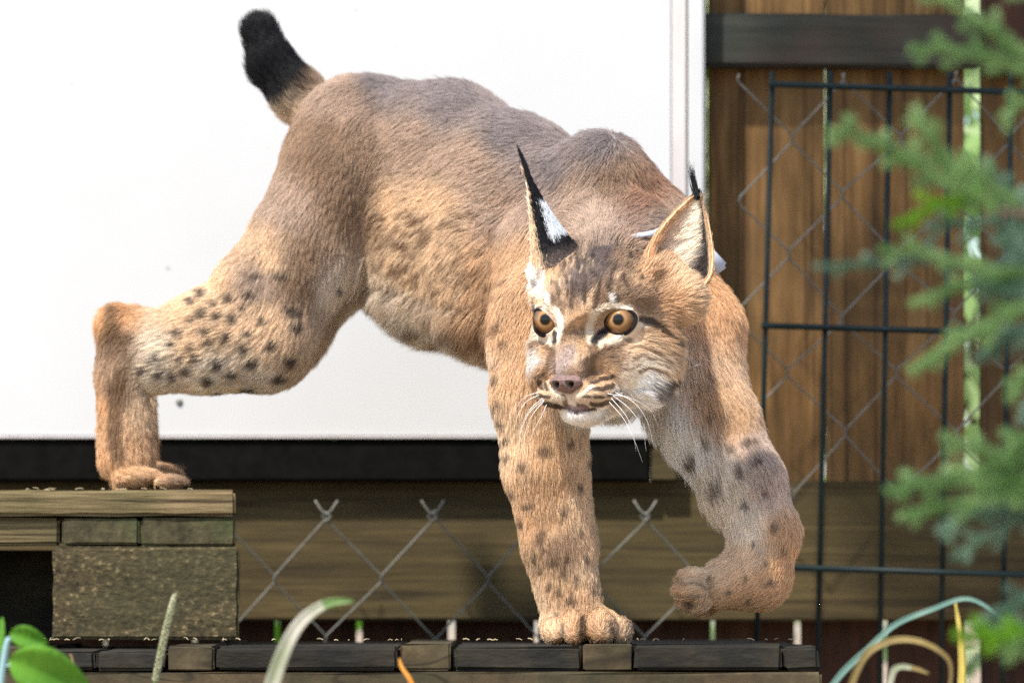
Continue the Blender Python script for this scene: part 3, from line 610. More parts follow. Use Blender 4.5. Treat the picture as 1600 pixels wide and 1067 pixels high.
def coat(p, gd, warp=2.2):
    x, y = proj(p)
    x = x + (vnoise(p, 90) - .5) * 2 * warp; y = y + (vnoise(p + 3.3, 90) - .5) * 2 * warp
    g = gd.argmin(0); col = np.zeros((len(p), 3))
    gw = np.exp(-(gd - gd.min(0)) / .012)
    tot = np.zeros(len(p))
    for k, pts in field.items():
        m = gw[k] > .03
        if not m.any(): continue
        P2 = np.array([q[:2] for q in pts], float); Cc = np.array([q[2] for q in pts])
        s0 = 8 if k == G_HD else 16
        out = np.zeros((m.sum(), 3))
        xm, ym = x[m], y[m]
        for i in range(0, len(xm), 60000):
            d2 = (xm[i:i + 60000, None] - P2[:, 0]) ** 2 + (ym[i:i + 60000, None] - P2[:, 1]) ** 2
            wt = 1 / (d2 + s0 * s0) ** 2; out[i:i + 60000] = (wt @ Cc) / wt.sum(1)[:, None]
        col[m] += out * gw[k][m][:, None]; tot[m] += gw[k][m]
    col /= tot[:, None]
    mot = (vnoise(p, 45) * .5 + vnoise(p, 120) * .3 + vnoise(p, 260) * .2)
    col *= (0.72 + .56 * mot)[:, None]
    for mk in marks:
        g2 = mk[-1]
        if mk[0] == 'b':
            _, bx, by, rx, ry, an, c, a, _ = mk
            m = (np.abs(x - bx) < 30) & (np.abs(y - by) < 30) & (gw[g2] > .25)
            if not m.any(): continue
            dx, dy = x[m] - bx, y[m] - by; ca, sa = math.cos(an), math.sin(an)
            e = np.hypot((dx * ca + dy * sa) / rx, (-dx * sa + dy * ca) / ry)
            wt = a * np.clip((1.35 - e) / .7, 0, 1)
        else:
            _, pts, w_, c, a, _ = mk
            m = (x > pts[:, 0].min() - w_ * 2) & (x < pts[:, 0].max() + w_ * 2) & (y > pts[:, 1].min() - w_ * 2) & (y < pts[:, 1].max() + w_ * 2) & (gw[g2] > .25)
            if not m.any(): continue
            q = np.stack([x[m], y[m]], 1); dm = np.full(len(q), 1e9)
            for A, B in zip(pts, pts[1:]):
                ba = B - A; h = np.clip(((q - A) @ ba) / (ba @ ba), 0, 1); dm = np.minimum(dm, np.linalg.norm(q - A - h[:, None] * ba, axis=1))
            wt = a * np.clip((1.3 - dm / w_) / .6, 0, 1)
        col[m] = col[m] * (1 - wt[:, None]) + np.array(c) * wt[:, None]
    return np.clip(col, 0, 1)

def skin_material(name, attr='coat', dark=0.8):
    m = mat(name, rough=0.8); N, L, b = nodes(m)
    at = N.new('ShaderNodeAttribute'); at.attribute_name = attr
    hs = N.new('ShaderNodeHueSaturation'); hs.inputs['Value'].default_value = dark; L.new(at.outputs['Color'], hs.inputs['Color'])
    L.new(hs.outputs[0], b.inputs['Base Color']); b.inputs['Specular IOR Level'].default_value = .2; return m
def fur_material(name):
    m = bpy.data.materials.new(name); m.use_nodes = True; N = m.node_tree.nodes; L = m.node_tree.links; N.clear()
    out = N.new('ShaderNodeOutputMaterial'); at = N.new('ShaderNodeAttribute'); at.attribute_name = 'strand_color'
    hi = N.new('ShaderNodeHairInfo'); mr = N.new('ShaderNodeMapRange'); mr.inputs[3].default_value = .78; mr.inputs[4].default_value = 1.22
    L.new(hi.outputs['Intercept'], mr.inputs[0])
    hs = N.new('ShaderNodeHueSaturation'); L.new(mr.outputs[0], hs.inputs['Value']); L.new(at.outputs['Color'], hs.inputs['Color'])
    d = N.new('ShaderNodeBsdfPrincipled'); d.inputs['Roughness'].default_value = .5; d.inputs['Specular IOR Level'].default_value = .25
    t = N.new('ShaderNodeBsdfTranslucent'); mx = N.new('ShaderNodeMixShader'); mx.inputs[0].default_value = .30
    L.new(hs.outputs[0], d.inputs['Base Color']); L.new(hs.outputs[0], t.inputs['Color'])
    L.new(d.outputs[0], mx.inputs[1]); L.new(t.outputs[0], mx.inputs[2]); L.new(mx.outputs[0], out.inputs['Surface']); return m
skin = skin_material('lynx_skin'); fur_m = fur_material('lynx_fur')
me.materials.append(skin)
VW = np.empty(len(me.vertices) * 3); me.vertices.foreach_get('co', VW); VW = VW.reshape(-1, 3) + LO
_, gdv, _ = sdf(VW, True)
cv = coat(VW, gdv)
ca = me.color_attributes.new('coat', 'FLOAT_COLOR', 'POINT'); ca.data.foreach_set('color', np.concatenate([cv, np.ones((len(cv), 1))], 1).astype(np.float32).ravel())

def strands(name, root, nrm, flow, length, color, radius, lift, parent, npt=5, clump=.3, cell=.004, jitter=.17, droop=.0, seedo=0, m=None, dens_tip=.12, curl=.0):
    n = len(root); r = np.random.default_rng(11 + seedo)
    t = flow - nrm * (flow * nrm).sum(1)[:, None]; t /= np.linalg.norm(t, axis=1, keepdims=True) + 1e-6
    l = lift[:, None]
    # clumps share a lean; each strand bends to its clump's tip
    cid = np.floor((root + (vnoise(root, 60)[:, None] - .5) * .01) / cell).astype(np.int64); key = (cid[:, 0] * 73856093) ^ (cid[:, 1] * 19349663) ^ (cid[:, 2] * 83492791)
    _, inv = np.unique(key, return_inverse=True); nc = inv.max() + 1
    lean = r.normal(0, 1, (nc, 3)) * jitter * .55
    cnt = np.bincount(inv, minlength=nc)[:, None]
    cen = np.stack([np.bincount(inv, root[:, i], nc) for i in range(3)], 1) / cnt
    big = np.stack([vnoise(root + 7 * i, 22) - .5 for i in range(3)], 1) * .28
    d0 = t * (1 - l) + nrm * l + lean[inv] + big + r.normal(0, 1, (n, 3)) * jitter * .5
    d0 /= np.linalg.norm(d0, axis=1, keepdims=True)
    under = np.minimum((d0 * nrm).sum(1) - .10, 0); d0 -= nrm * under[:, None]
    L = (length * r.uniform(.7, 1.12, n))[:, None]
    pts = np.empty((n, npt, 3))
    tip_pull = (cen[inv] - root) * clump
    for i in range(npt):
        s = i / (npt - 1)
        bend = (t * .35 - nrm * .22) * s * s
        pts[:, i] = root + (d0 * s + bend * s) * L + tip_pull * s * s + np.array([0, 0, -1]) * droop * L * s * s
    pts -= LO
    hc = bpy.data.hair_curves.new(name); hc.add_curves([npt] * n)
    hc.attributes['position'].data.foreach_set('vector', pts.astype(np.float32).ravel())
    prof = np.array([1, .95, .8, .5, dens_tip]) if npt == 5 else np.linspace(1, dens_tip, npt)
    rr = (radius[:, None] if isinstance(radius, np.ndarray) else radius) * prof[None] * np.ones((n, 1))
    if 'radius' not in hc.attributes: hc.attributes.new('radius', 'FLOAT', 'POINT')
    hc.attributes['radius'].data.foreach_set('value', rr.astype(np.float32).ravel())
    a = hc.attributes.new('strand_color', 'FLOAT_COLOR', 'CURVE')
    c = np.clip(color * r.uniform(.8, 1.2, (n, 1)), 0, 1)
    a.data.foreach_set('color', np.concatenate([c, np.ones((n, 1))], 1).astype(np.float32).ravel())
    hc.materials.append(m or fur_m)
    o = bpy.data.objects.new(name, hc); C.objects.link(o)
    if parent is not None: o.parent = parent
    return o
def scatter(me_, org, n, wfun=None, seedo=0):
    r = np.random.default_rng(100 + seedo)
    me_.calc_loop_triangles(); T = np.empty(len(me_.loop_triangles) * 3, np.int32); me_.loop_triangles.foreach_get('vertices', T); T = T.reshape(-1, 3)
    co = np.empty(len(me_.vertices) * 3); me_.vertices.foreach_get('co', co); co = co.reshape(-1, 3) + org
    a, b, c = co[T[:, 0]], co[T[:, 1]], co[T[:, 2]]; cr = np.cross(b - a, c - a); ar = np.linalg.norm(cr, axis=1) / 2
    wt = ar.copy()
    if wfun is not None: wt = wt * wfun((a + b + c) / 3, cr / (ar[:, None] * 2 + 1e-12))
    i = r.choice(len(T), n, p=wt / wt.sum()); u = r.random(n); v = r.random(n); fl_ = u + v > 1; u[fl_] = 1 - u[fl_]; v[fl_] = 1 - v[fl_]
    p = a[i] + (b[i] - a[i]) * u[:, None] + (c[i] - a[i]) * v[:, None]
    return p, cr[i] / (ar[i][:, None] * 2 + 1e-12)
def face_off(p):
    """fur density on the head: none on nose leather, eyes, lips"""
    r, f, u = head_local(p); k = np.ones(len(p))
    inh = (f > 40) & (np.abs(r) < 110) & (u > -160) & (u < 90)
    for (er, ef, eu, s) in EYES:
        R, th, rho = eye_open(p, (er, ef, eu, s)); k[(R < (ER + 6) * HS) & (th < rho + 13)] = 0
    k[inh & (np.hypot((r + 9) / 23, (u + 82) / 12) < 1) & (f > 120)] = 0
    return k
def dens(p, n):
    r, f, u = head_local(p)
    hd = (f > -40) & (f < 200) & (np.abs(r) < 150) & (u > -170) & (u < 130)
    toc = np.array([0, -CAM_D, CAM_Z]) - p; toc /= np.linalg.norm(toc, axis=1, keepdims=True)
    facing = (n * toc).sum(1) > -.25
    return np.where(hd, 2.6, 1.0) * np.where(facing, 1, .35) * face_off(p)
NB = 520000
rp, rn = scatter(me, LO, NB, dens)
_, rgd, rfl = sdf(rp, True)
_t = rfl - rn * (rfl * rn).sum(1)[:, None]; _t /= np.linalg.norm(_t, axis=1, keepdims=True) + 1e-6
rc = coat(rp + _t * .0035, rgd)
gmin = rgd.argmin(0)
px_, py_ = proj(rp)
ln = np.full(NB, .017); li = np.full(NB, .27); ra_ = np.full(NB, .00031)
ln[gmin == G_T] = .015; ln[(gmin == G_H)] = .012; ln[gmin == G_F] = .011; ln[gmin == G_R] = .011; ln[gmin == G_TL] = .020
hr_, hf_, hu_ = head_local(rp)
H = gmin == G_HD
ln[H] = .007 + .010 * np.clip((-hf_[H] + 60) / 120, 0, 1)
ln[H & (hf_ > 70)] = .0048
ln[H & (hf_ > 105)] = .0028
ra_[H] = .00026
chk = H & (np.abs(hr_) > 62) & (hu_ < -20) & (hf_ < 60); ln[chk] = .017
ln[H & (hu_ < -95) & (hf_ < 100)] = .017
bel = (gmin == G_T) & (rn[:, 2] < -.35); ln[bel] = .034; li[bel] = .45
paw = ((gmin == G_F) & (py_ > 945)) | ((gmin == G_R) & (py_ > 860)) | ((gmin == G_H) & ((py_ > 735))); ln[paw] = .008; ra_[paw] = .00028
elb = (gmin == G_R) & (px_ < 1130) & (py_ < 800); ln[elb] = .022
li[H] = .22
for e_ in EYES:
    R_e, th_e, rho_e = eye_open(rp, e_); nr_ = (R_e < (ER + 14) * HS) & (th_e < rho_e + 42); ln[nr_] = np.minimum(ln[nr_], .0028); li[nr_] = .12
rfl_h = rfl.copy()
fur = strands('fur', rp, rn, rfl_h, ln, rc, ra_, li, body, droop=.05)
tag(fur, kind='stuff')

# ---- eyes
def eye_material():
    m = mat('amber_eye', rough=.08); N, L, b = nodes(m)
    tc = N.new('ShaderNodeTexCoord'); sp = N.new('ShaderNodeSeparateXYZ'); L.new(tc.outputs['Object'], sp.inputs[0])
    dv = N.new('ShaderNodeCombineXYZ'); L.new(sp.outputs[0], dv.inputs[0]); L.new(sp.outputs[1], dv.inputs[1])
    ln_ = N.new('ShaderNodeVectorMath'); ln_.operation = 'LENGTH'; L.new(dv.outputs[0], ln_.inputs[0])
    mr = N.new('ShaderNodeMapRange'); mr.inputs[2].default_value = ER * HS; L.new(ln_.outputs['Value'], mr.inputs[0])
    at2 = N.new('ShaderNodeMath'); at2.operation = 'ARCTAN2'; L.new(sp.outputs[1], at2.inputs[0]); L.new(sp.outputs[0], at2.inputs[1])
    cb = N.new('ShaderNodeCombineXYZ'); sc1 = N.new('ShaderNodeMath'); sc1.operation = 'MULTIPLY'; sc1.inputs[1].default_value = 4; L.new(at2.outputs[0], sc1.inputs[0]); L.new(sc1.outputs[0], cb.inputs[0]); L.new(mr.outputs[0], cb.inputs[1])
    nz = N.new('ShaderNodeTexNoise'); nz.inputs['Scale'].default_value = 2.2; nz.inputs['Detail'].default_value = 4; L.new(cb.outputs[0], nz.inputs['Vector'])
    mu = N.new('ShaderNodeMath'); mu.operation = 'MULTIPLY_ADD'; mu.inputs[1].default_value = .16; L.new(nz.outputs['Fac'], mu.inputs[0]); 
    sb = N.new('ShaderNodeMath'); sb.operation = 'SUBTRACT'; sb.inputs[1].default_value = .08; L.new(mr.outputs[0], sb.inputs[0]); L.new(sb.outputs[0], mu.inputs[2])
    r = ramp(N, [(0.0, (.004, .004, .004)), (.26, (.004, .004, .004)), (.29, (.10, .05, .018)), (.38, (.34, .19, .08)), (.52, (.22, .115, .045)), (.66, (.12, .058, .022)), (.75, (.03, .015, .008)), (1.0, (.01, .008, .006))])
    L.new(mu.outputs[0], r.inputs[0]); L.new(r.outputs[0], b.inputs['Base Color'])
    b.inputs['Coat Weight'].default_value = .6; b.inputs['Coat IOR'].default_value = 1.35; b.inputs['Coat Roughness'].default_value = .03; b.inputs['Specular IOR Level'].default_value = .15; return m
eye_m = eye_material()
lid_m = skin_material('eyelid_skin', dark=1.0)
for (er, ef, eu, s) in EYES:
    c = Hd(er, ef, eu)
    gz = flowv(HF * 1.0 + HR * (.18 if s > 0 else .10) + HU * .13)
    bm = bmesh.new(); bmesh.ops.create_uvsphere(bm, u_segments=48, v_segments=32, radius=ER * HS)
    for v in bm.verts:      # corneal bulge
        z = v.co.z / (ER * HS)
        if z > .72: v.co *= 1 + .09 * (z - .72) / .28
    q = Vector(gz).to_track_quat('Z', 'Y')
    o = bmobj('eye', bm, eye_m, LX, True); o.location = Vector(c - LO); o.rotation_mode = 'QUATERNION'; o.rotation_quaternion = q
    # lids: a shell with an almond opening, its rim black
    _, ax, X, Yv = eye_axes((er, ef, eu, s))
    vs, fs, cs_ = [], [], []
    na, nr = 72, 8
    for j in range(nr):
        for i in range(na):
            ps = 2 * math.pi * i / na; cx, sy_ = math.cos(ps), math.sin(ps); rho = float(almond(cx, sy_))
            th = rho - 1 + 24 * (j / (nr - 1))
            rr_ = (ER + (.4, 1.6, 2.1, 2.1, 1.9, 1.4, .5, -.8)[j]) * HS; t_ = rad(th)
            vs.append(c + rr_ * (ax * math.cos(t_) + (X * cx + Yv * sy_) * math.sin(t_)) - LO)
            dd = th - rho; inner = max(0, -.82 * cx - .57 * sy_ - .45) * 30
            k_ = np.clip((dd - 8.5 - inner) / 4, 0, 1)
            cs_.append([.012 + (.54 - .012) * k_, .010 + (.43 - .010) * k_, .009 + (.31 - .009) * k_, 1])
    for j in range(nr - 1):
        for i in range(na):
            f_ = (j * na + i, j * na + (i + 1) % na, (j + 1) * na + (i + 1) % na, (j + 1) * na + i)
            fs.append(f_ if s < 0 else f_[::-1])
    o = meshobj('eyelid', vs, fs, lid_m, LX, True)
    o.data.color_attributes.new('coat', 'FLOAT_COLOR', 'POINT').data.foreach_set('color', np.array(cs_, np.float32).ravel())
    md = o.modifiers.new('thickness', 'SOLIDIFY'); md.thickness = .0008; md.offset = -1

# ---- nose leather
nose_m = noise_color('nose_leather', [(.3, (.11, .07, .062)), (.6, (.21, .14, .125)), (.8, (.27, .19, .17))], scale=260, bump=.8, dist=.0008, rough=.6, spec=.25)
bm = bmesh.new(); bmesh.ops.create_icosphere(bm, subdivisions=5, radius=1)
for v in bm.verts:
    x, y, z = v.co            # x lateral, y forward, z up
    wd = 27 * (1 - .5 * max(0, -z)) ; hh = 15.5
    q4 = (abs(x) ** 3 + abs(z) ** 3) ** (1 / 3); q2 = math.hypot(x, z); fq = (q2 / q4 if q4 > 1e-6 else 1) ** .6; x *= fq; z *= fq
    yy = y * 12 - max(0, z - .2) * 12
    X_, Z_, Y_ = x * wd, z * hh, yy
    # nostrils: comma shaped pits low at each side, and the middle groove
    for s in (-1, 1):
        dn = math.hypot((X_ - s * 11.5) / 6.4, (Z_ + 3.5 - .25 * abs(X_ - s * 11)) / 5.2)
        if y > 0: Y_ -= 15 * max(0, 1 - dn) ** .7 if dn < 1 else 0
        if y > 0: Y_ += 2.0 * math.exp(-((dn - 1.35) / .35) ** 2)
    if y > 0 and z < .2: Y_ -= 2.4 * math.exp(-(X_ / 1.5) ** 2)
    if z < -.35: Y_ -= (-.35 - z) * 14
    v.co = Vector(Hd(X_ - 10, 144 + Y_, -80 + Z_ + (0.25 * Y_)) - LO)
nose_o = bmobj('nose', bm, nose_m, LX, True)
nose_o.data.materials.append(mat('nostril_dark', (.008, .005, .005), .6))  # near-black colour carries the shade inside the nostril pits
for f_ in nose_o.data.polygons:
    q = (A3(f_.center) + LO - H0) / HS; X_ = q @ HR + 10; Z_ = q @ HU + 80
    if q @ HF > 128 and min(math.hypot((X_ - s * 11.5) / 6.4, (Z_ - 2.5 + 3.5 - .25 * abs(X_ - s * 11)) / 5.2) for s in (-1, 1)) < .62: f_.material_index = 1

# ---- ears
ear_skin = skin_material('ear_skin', dark=1.0)
def make_ear(base, tip, openv, Wb, depth, zones, furfun, seedo, bend=None, prof=None, nu=36, nv=30, phimax=(105, 55)):
    base, tip = np.array(base), np.array(tip); ax = tip - base; Lh = np.linalg.norm(ax); ax /= Lh
    O = flowv(np.array(openv) - ax * (np.array(openv) @ ax)); Sd = np.cross(ax, O)
    vs, uvs = [], []
    for j in range(nv + 1):
        v = j / nv; w_ = Wb * (max(1 - v ** 1.7, 0) ** .75 * (1 - .12 * math.exp(-(v / .12) ** 2)) if prof is None else max(1 - v, 0) ** prof) + .0006
        ph = rad(phimax[0] + (phimax[1] - phimax[0]) * v)
        cc = base + ax * Lh * v + (0 if bend is None else np.array(bend) * math.sin(math.pi * v))
        for i in range(nu + 1):
            a_ = (i / nu * 2 - 1) * ph
            vs.append(cc + Sd * w_ * math.sin(a_) - O * w_ * depth * math.cos(a_)); uvs.append((i / nu * 2 - 1, v))
    fs = [(j * (nu + 1) + i, j * (nu + 1) + i + 1, (j + 1) * (nu + 1) + i + 1, (j + 1) * (nu + 1) + i) for j in range(nv) for i in range(nu)]
    vs = np.array(vs)
    # two skins, outside and inside, joined at the rim
    nrm = np.zeros_like(vs)
    for f_ in fs:
        nn = np.cross(vs[f_[1]] - vs[f_[0]], vs[f_[3]] - vs[f_[0]])
        for q in f_: nrm[q] += nn
    nrm /= np.linalg.norm(nrm, axis=1, keepdims=True) + 1e-12
    if (nrm[(nv // 2) * (nu + 1) + nu // 2] @ O) > 0: nrm = -nrm       # nrm points out of the back
    inn = vs - nrm * .0022; n0 = len(vs); allv = np.concatenate([vs, inn]); flip = np.cross(vs[1] - vs[0], vs[nu + 1] - vs[0]) @ nrm[0] < 0
    F2 = [(f_[::-1] if flip else f_) for f_ in fs] + [tuple(q + n0 for q in (f_ if flip else f_[::-1])) for f_ in fs]
    rim = [j * (nu + 1) for j in range(nv + 1)] + [nv * (nu + 1) + i for i in range(1, nu + 1)] + [j * (nu + 1) + nu for j in range(nv - 1, -1, -1)]
    for a, b in zip(rim, rim[1:]): F2.append((a, b, b + n0, a + n0))
    o = meshobj('ear', allv - LO, F2, ear_skin, LX, True)
    colv = np.array([furfun(u, v, side)[0] for side in (1, -1) for (u, v) in uvs])
    o.data.color_attributes.new('coat', 'FLOAT_COLOR', 'POINT').data.foreach_set('color', np.concatenate([colv, np.ones((len(colv), 1))], 1).astype(np.float32).ravel())
    r = np.random.default_rng(500 + seedo); R_, N_, F_, L_, C_ = [], [], [], [], []
    for side, cnt in ((1, 9000), (-1, 9000)):
        for _ in range(cnt):
            u = r.uniform(-1, 1); v = r.random() ** 1.15 * .985
            col, ln_, fdir = furfun(u, v, side)
            if ln_ <= 0: continue
            fi = (u + 1) / 2 * nu; fj = v * nv; i, j = min(int(fi), nu - 1), min(int(fj), nv - 1); a, b = fi - i, fj - j
            G = vs if side > 0 else inn; id_ = j * (nu + 1) + i
            p = (G[id_] * (1 - a) + G[id_ + 1] * a) * (1 - b) + (G[id_ + nu + 1] * (1 - a) + G[id_ + nu + 2] * a) * b
            R_.append(p); N_.append(nrm[id_] * side); L_.append(ln_); C_.append(col)
            fd = ax * fdir[0] + Sd * fdir[1] + O * fdir[2]; F_.append(fd)
    R_, N_, F_, L_, C_ = map(np.array, (R_, N_, F_, L_, C_))
    fo = strands('fur', R_, N_, F_, L_, C_, .00024, np.full(len(R_), .30), o, seedo=seedo, jitter=.16, cell=.005); tag(fo, kind='stuff')
    # tuft
    n = 170; tr = np.random.default_rng(900 + seedo)
    tp = tip + tr.normal(0, .0016, (n, 3)); td = np.tile(TUFT[seedo], (n, 1)) + tr.normal(0, .05, (n, 3))
    tl = tr.uniform(.35, 1, n) * TL_[seedo]
    tf = strands('tuft', tp - ax * .008, np.tile(-O, (n, 1)), td, tl, np.tile(BLACK, (n, 1)), .00034, np.full(n, .0), o, seedo=50 + seedo, jitter=.03, clump=.75, cell=.5, dens_tip=.15); tag(tf, kind='stuff')
    return o
TUFT = {1: np.array([-.12, .02, 1.0]), 2: np.array([-.16, .02, 1.0])}; TL_ = {1: .034, 2: .033}
def lerp(a, b, t): t = min(max(t, 0), 1); return tuple(a[i] * (1 - t) + b[i] * t for i in range(3))
def ear_right(u, v, side):       # the ear on the picture's right: we look into it
    if side > 0:
        c = lerp(TAN, BLACK, (v - .88) / .08); return c, .006, (1, 0, 0)
    rim = 1 - abs(u)
    if v > .95: return BLACK, .003, (1, 0, 0)
    if rim < .10: return ORA, .0045, (1, 0, .3)
    c = lerp(CREAM, (.10, .085, .08), (math.sin((u + .15) * 1.8) - .25) / .35) if u * EAR_SIGN > -.9 else CREAM
    k = u * EAR_SIGN
    c = lerp(ORA, (.92, .82, .70), (k + .85) * 1.5) if k < .3 - .45 * max(0, 1 - v / .55) else lerp(CREAM, (.075, .06, .055), (k - .34 + .45 * max(0, 1 - v / .55)) / .22); c = c if k < .72 else lerp((.075, .06, .055), SAND, (k - .72) * 8)  # dark band puts the shade of the ear's hollow into the fur colour
    if k < .45: return c, .019 * (1 - v) + .003, (.75, .7 * EAR_SIGN, .25)
    return c, .008, (1, .2, .2)
EAR_SIGN = 1
def ear_left(u, v, side):       # the other shows its black back with the white patch
    if side > 0:
        k = u * LS + random.gauss(0, .05); v = min(.99, max(0, v + random.gauss(0, .018)))
        c = BLACK if v > .16 else lerp(DGREY, BLACK, v / .16)
        if .24 < v < .62 and k > -.52 + (v - .24) * .3: c = (.74, .77, .80)
        if k < -.93 + .14 * (1 - v): c = SAND if v < .8 else BLACK
        return c, .006, (1, 0, 0)
    return (CREAM if abs(u) > .6 else SAND), .009, (.9, -u, .4)
LS = -1
earR = make_ear(Hd(114, -14, 62), A3(P(1092, 300, -.235)), HF * .95 + HR * .45, .043, .7, None, ear_right, 1, phimax=(112, 60))
earL = make_ear(Hd(-90, -20, 92), A3(P(821, 266, -.215)), -HR * .9 + HF * .1, .047, .8, None, ear_left, 2, phimax=(112, 60), bend=(-.005, 0, -.002), prof=.92)

# ---- whiskers
wm = mat('white_whisker', (.9, .9, .88), .35)
def whisker(pts, r0=.00032):
    q = smooth_path([Vector(p) for p in pts], 7); c = Vector(LO)
    bm = bmesh.new(); tube(bm, [p - c for p in q], r0, 5, r1=r0 * .25); bmobj('whisker', bm, wm, LX, True)
def WP(px, py, dy): return P(px, py, -.36 + dy)
for pts in [[(842, 617, 0), (822, 628, .0), (808, 652, .0), (804, 675, .01)], [(848, 622, 0), (828, 640, -.01), (814, 668, 0), (811, 700, .01)], [(850, 626, 0), (832, 648, -.01), (822, 672, 0), (816, 712, .01)], [(850, 624, 0), (826, 646, 0), (812, 680, 0), (812, 695, .01)],
            [(843, 612, 0), (818, 622, .01), (800, 648, .02)], [(854, 632, 0), (846, 650, 0), (836, 668, 0), (828, 690, 0)]]:
    whisker([WP(*p) for p in pts])
for pts in [[(955, 622, .02), (975, 645, .01), (988, 670, .01), (994, 705, .02)], [(958, 618, .02), (985, 640, .01), (1003, 668, .01), (1010, 705, .02)], [(952, 628, .02), (975, 655, .01), (992, 690, .01), (1004, 722, .02)], [(960, 612, .03), (992, 630, .02), (1012, 660, .02), (1022, 700, .03)], [(950, 615, .02), (985, 622, .01), (1015, 640, .02), (1030, 668, .03)]]:
    whisker([WP(*p) for p in pts])
for pts in [[(860, 466, .07), (855, 452, .05), (848, 440, .05)], [(862, 466, .07), (860, 450, .05), (857, 430, .05)], [(873, 462, .07), (875, 450, .05), (874, 436, .05)], [(962, 470, .07), (958, 455, .05), (950, 445, .05)], [(955, 468, .07), (955, 455, .05), (958, 440, .05)], [(1075, 575, .12), (1085, 572, .11), (1095, 568, .11)]]:
    whisker([WP(*p) for p in pts], .0003)
# ---- collar: a pale band lying in the neck fur with a small tag box
coll_m = mat('pale_grey_collar', (.42, .45, .52), .5)
dark_coll = mat('dark_collar_edge', (.03, .04, .05), .6)
cpts = [(950, 378, -.04, -.004), (975, 374, -.04, -.003), (1003, 368, -.02, .005), (1022, 365, 0, .010), (1045, 357, .02, .012), (1075, 366, .04, .012), (1104, 392, .05, .010), (1112, 430, .03, .001), (1108, 480, -.02, -.002), (1060, 560, -.08, .0), (980, 590, -.11, .0), (905, 560, -.1, .0), (862, 480, -.08, -.002), (890, 400, -.07, -.008)]
cp = []
for x, y, Y, off in cpts:
    if y < 420:
        ys = np.linspace(-.22, .3, 400); qs = np.array([A3(P(x, y, t)) for t in ys]); hit = np.nonzero(sdf(qs) < off)[0]
        if len(hit): cp.append(qs[hit[0]]); continue
    q = A3(P(x, y, Y))[None]
    for _ in range(12): q = q - grad(q) * np.clip(sdf(q) - off, -.01, .01)[:, None]
    cp.append(q[0])
loop = smooth_path([Vector(q) for q in cp[-2:] + cp + cp[:2]], 8)[16:-15]; n = len(loop)
cq = np.array([v[:] for v in loop]); cg = grad(cq); cg = (cg + np.roll(cg, 1, 0) + np.roll(cg, -1, 0) + np.roll(cg, 2, 0) + np.roll(cg, -2, 0)); cg /= np.linalg.norm(cg, axis=1, keepdims=True)
vs = []
for i in range(n):
    d = flowv(cq[(i + 1) % n] - cq[i - 1]); sd2 = np.cross(d, cg[i])
    for a, b in ((-.004, 0), (.004, 0), (.004, .0018), (-.004, .0018)): vs.append(cq[i] + sd2 * a + cg[i] * b - LO)
fs = [(4 * i + k, 4 * i + (k + 1) % 4, 4 * ((i + 1) % n) + (k + 1) % 4, 4 * ((i + 1) % n) + k) for i in range(n) for k in range(4)]
collar = meshobj('collar', vs, fs, coll_m, LX, True)
bm = bmesh.new(); bmesh.ops.create_cube(bm, size=1)
for v in bm.verts:
    q = v.co; q.x *= .026 * (1 - .3 * (q.z > 0)); q.y *= .030; q.z *= .044
    v.co = Matrix.Rotation(rad(-38), 3, 'Y') @ q + P(1108, 404, .02) - Vector(LO)
bmesh.ops.bevel(bm, geom=list(bm.edges), offset=.004, segments=3, affect='EDGES'); bmobj('collar_box', bm, coll_m, collar, True)

# ------------------------------------------------------------------ plants
leaf_green = noise_color('leaf_green', [(.3, (.07, .19, .025)), (.7, (.15, .36, .05))], scale=30, bump=.15, rough=.5)
def leafy(name, c1, c2, trans=.45, rough=.5, scale=30):
    m = bpy.data.materials.new(name); m.use_nodes = True; N, L = m.node_tree.nodes, m.node_tree.links; b = N['Principled BSDF']; out = N['Material Output']
    tc = N.new('ShaderNodeTexCoord'); n = N.new('ShaderNodeTexNoise'); n.inputs['Scale'].default_value = scale; L.new(tc.outputs['Object'], n.inputs['Vector'])
    r = ramp(N, [(.35, c1), (.65, c2)]); L.new(n.outputs['Fac'], r.inputs[0]); L.new(r.outputs[0], b.inputs['Base Color']); b.inputs['Roughness'].default_value = rough
    t = N.new('ShaderNodeBsdfTranslucent'); L.new(r.outputs[0], t.inputs['Color']); mx = N.new('ShaderNodeMixShader'); mx.inputs[0].default_value = trans
    L.new(b.outputs[0], mx.inputs[1]); L.new(t.outputs[0], mx.inputs[2]); L.new(mx.outputs[0], out.inputs['Surface']); return m
spruce_m = leafy('spruce_needles', (.19, .34, .12), (.36, .53, .24), .5)
spruce_b = leafy('blue_green_needles', (.15, .27, .18), (.29, .43, .32), .45)
lime_m = leafy('lime_needles', (.16, .36, .02), (.27, .52, .04), .5)
leaf_m = leafy('broad_leaf', (.10, .30, .02), (.17, .42, .035), .45, scale=22)
blade_w = leafy('pale_grass_blade', (.36, .40, .26), (.62, .60, .52), .4)
blade_g = leafy('green_grass_blade', (.10, .20, .05), (.2, .33, .10), .4)
blade_b = leafy('blue_green_blade', (.12, .26, .22), (.22, .36, .30), .3)
blade_y = leafy('yellow_blade', (.52, .42, .06), (.85, .72, .22), .4)
blade_o = leafy('orange_blade', (.75, .30, .03), (.9, .5, .10), .4)
blade_t = leafy('tan_dry_blade', (.22, .16, .05), (.36, .28, .10), .3)
seed_m = noise_color('seed_head', [(.3, (.16, .18, .09)), (.7, (.42, .42, .27))], scale=220, bump=.8, rough=.8)
stem_b = mat('bluish_stem', (.22, .36, .38), .5)
bark = noise_color('spruce_bark', [(.3, (.05, .035, .02)), (.7, (.13, .09, .06))], scale=40, bump=.7)

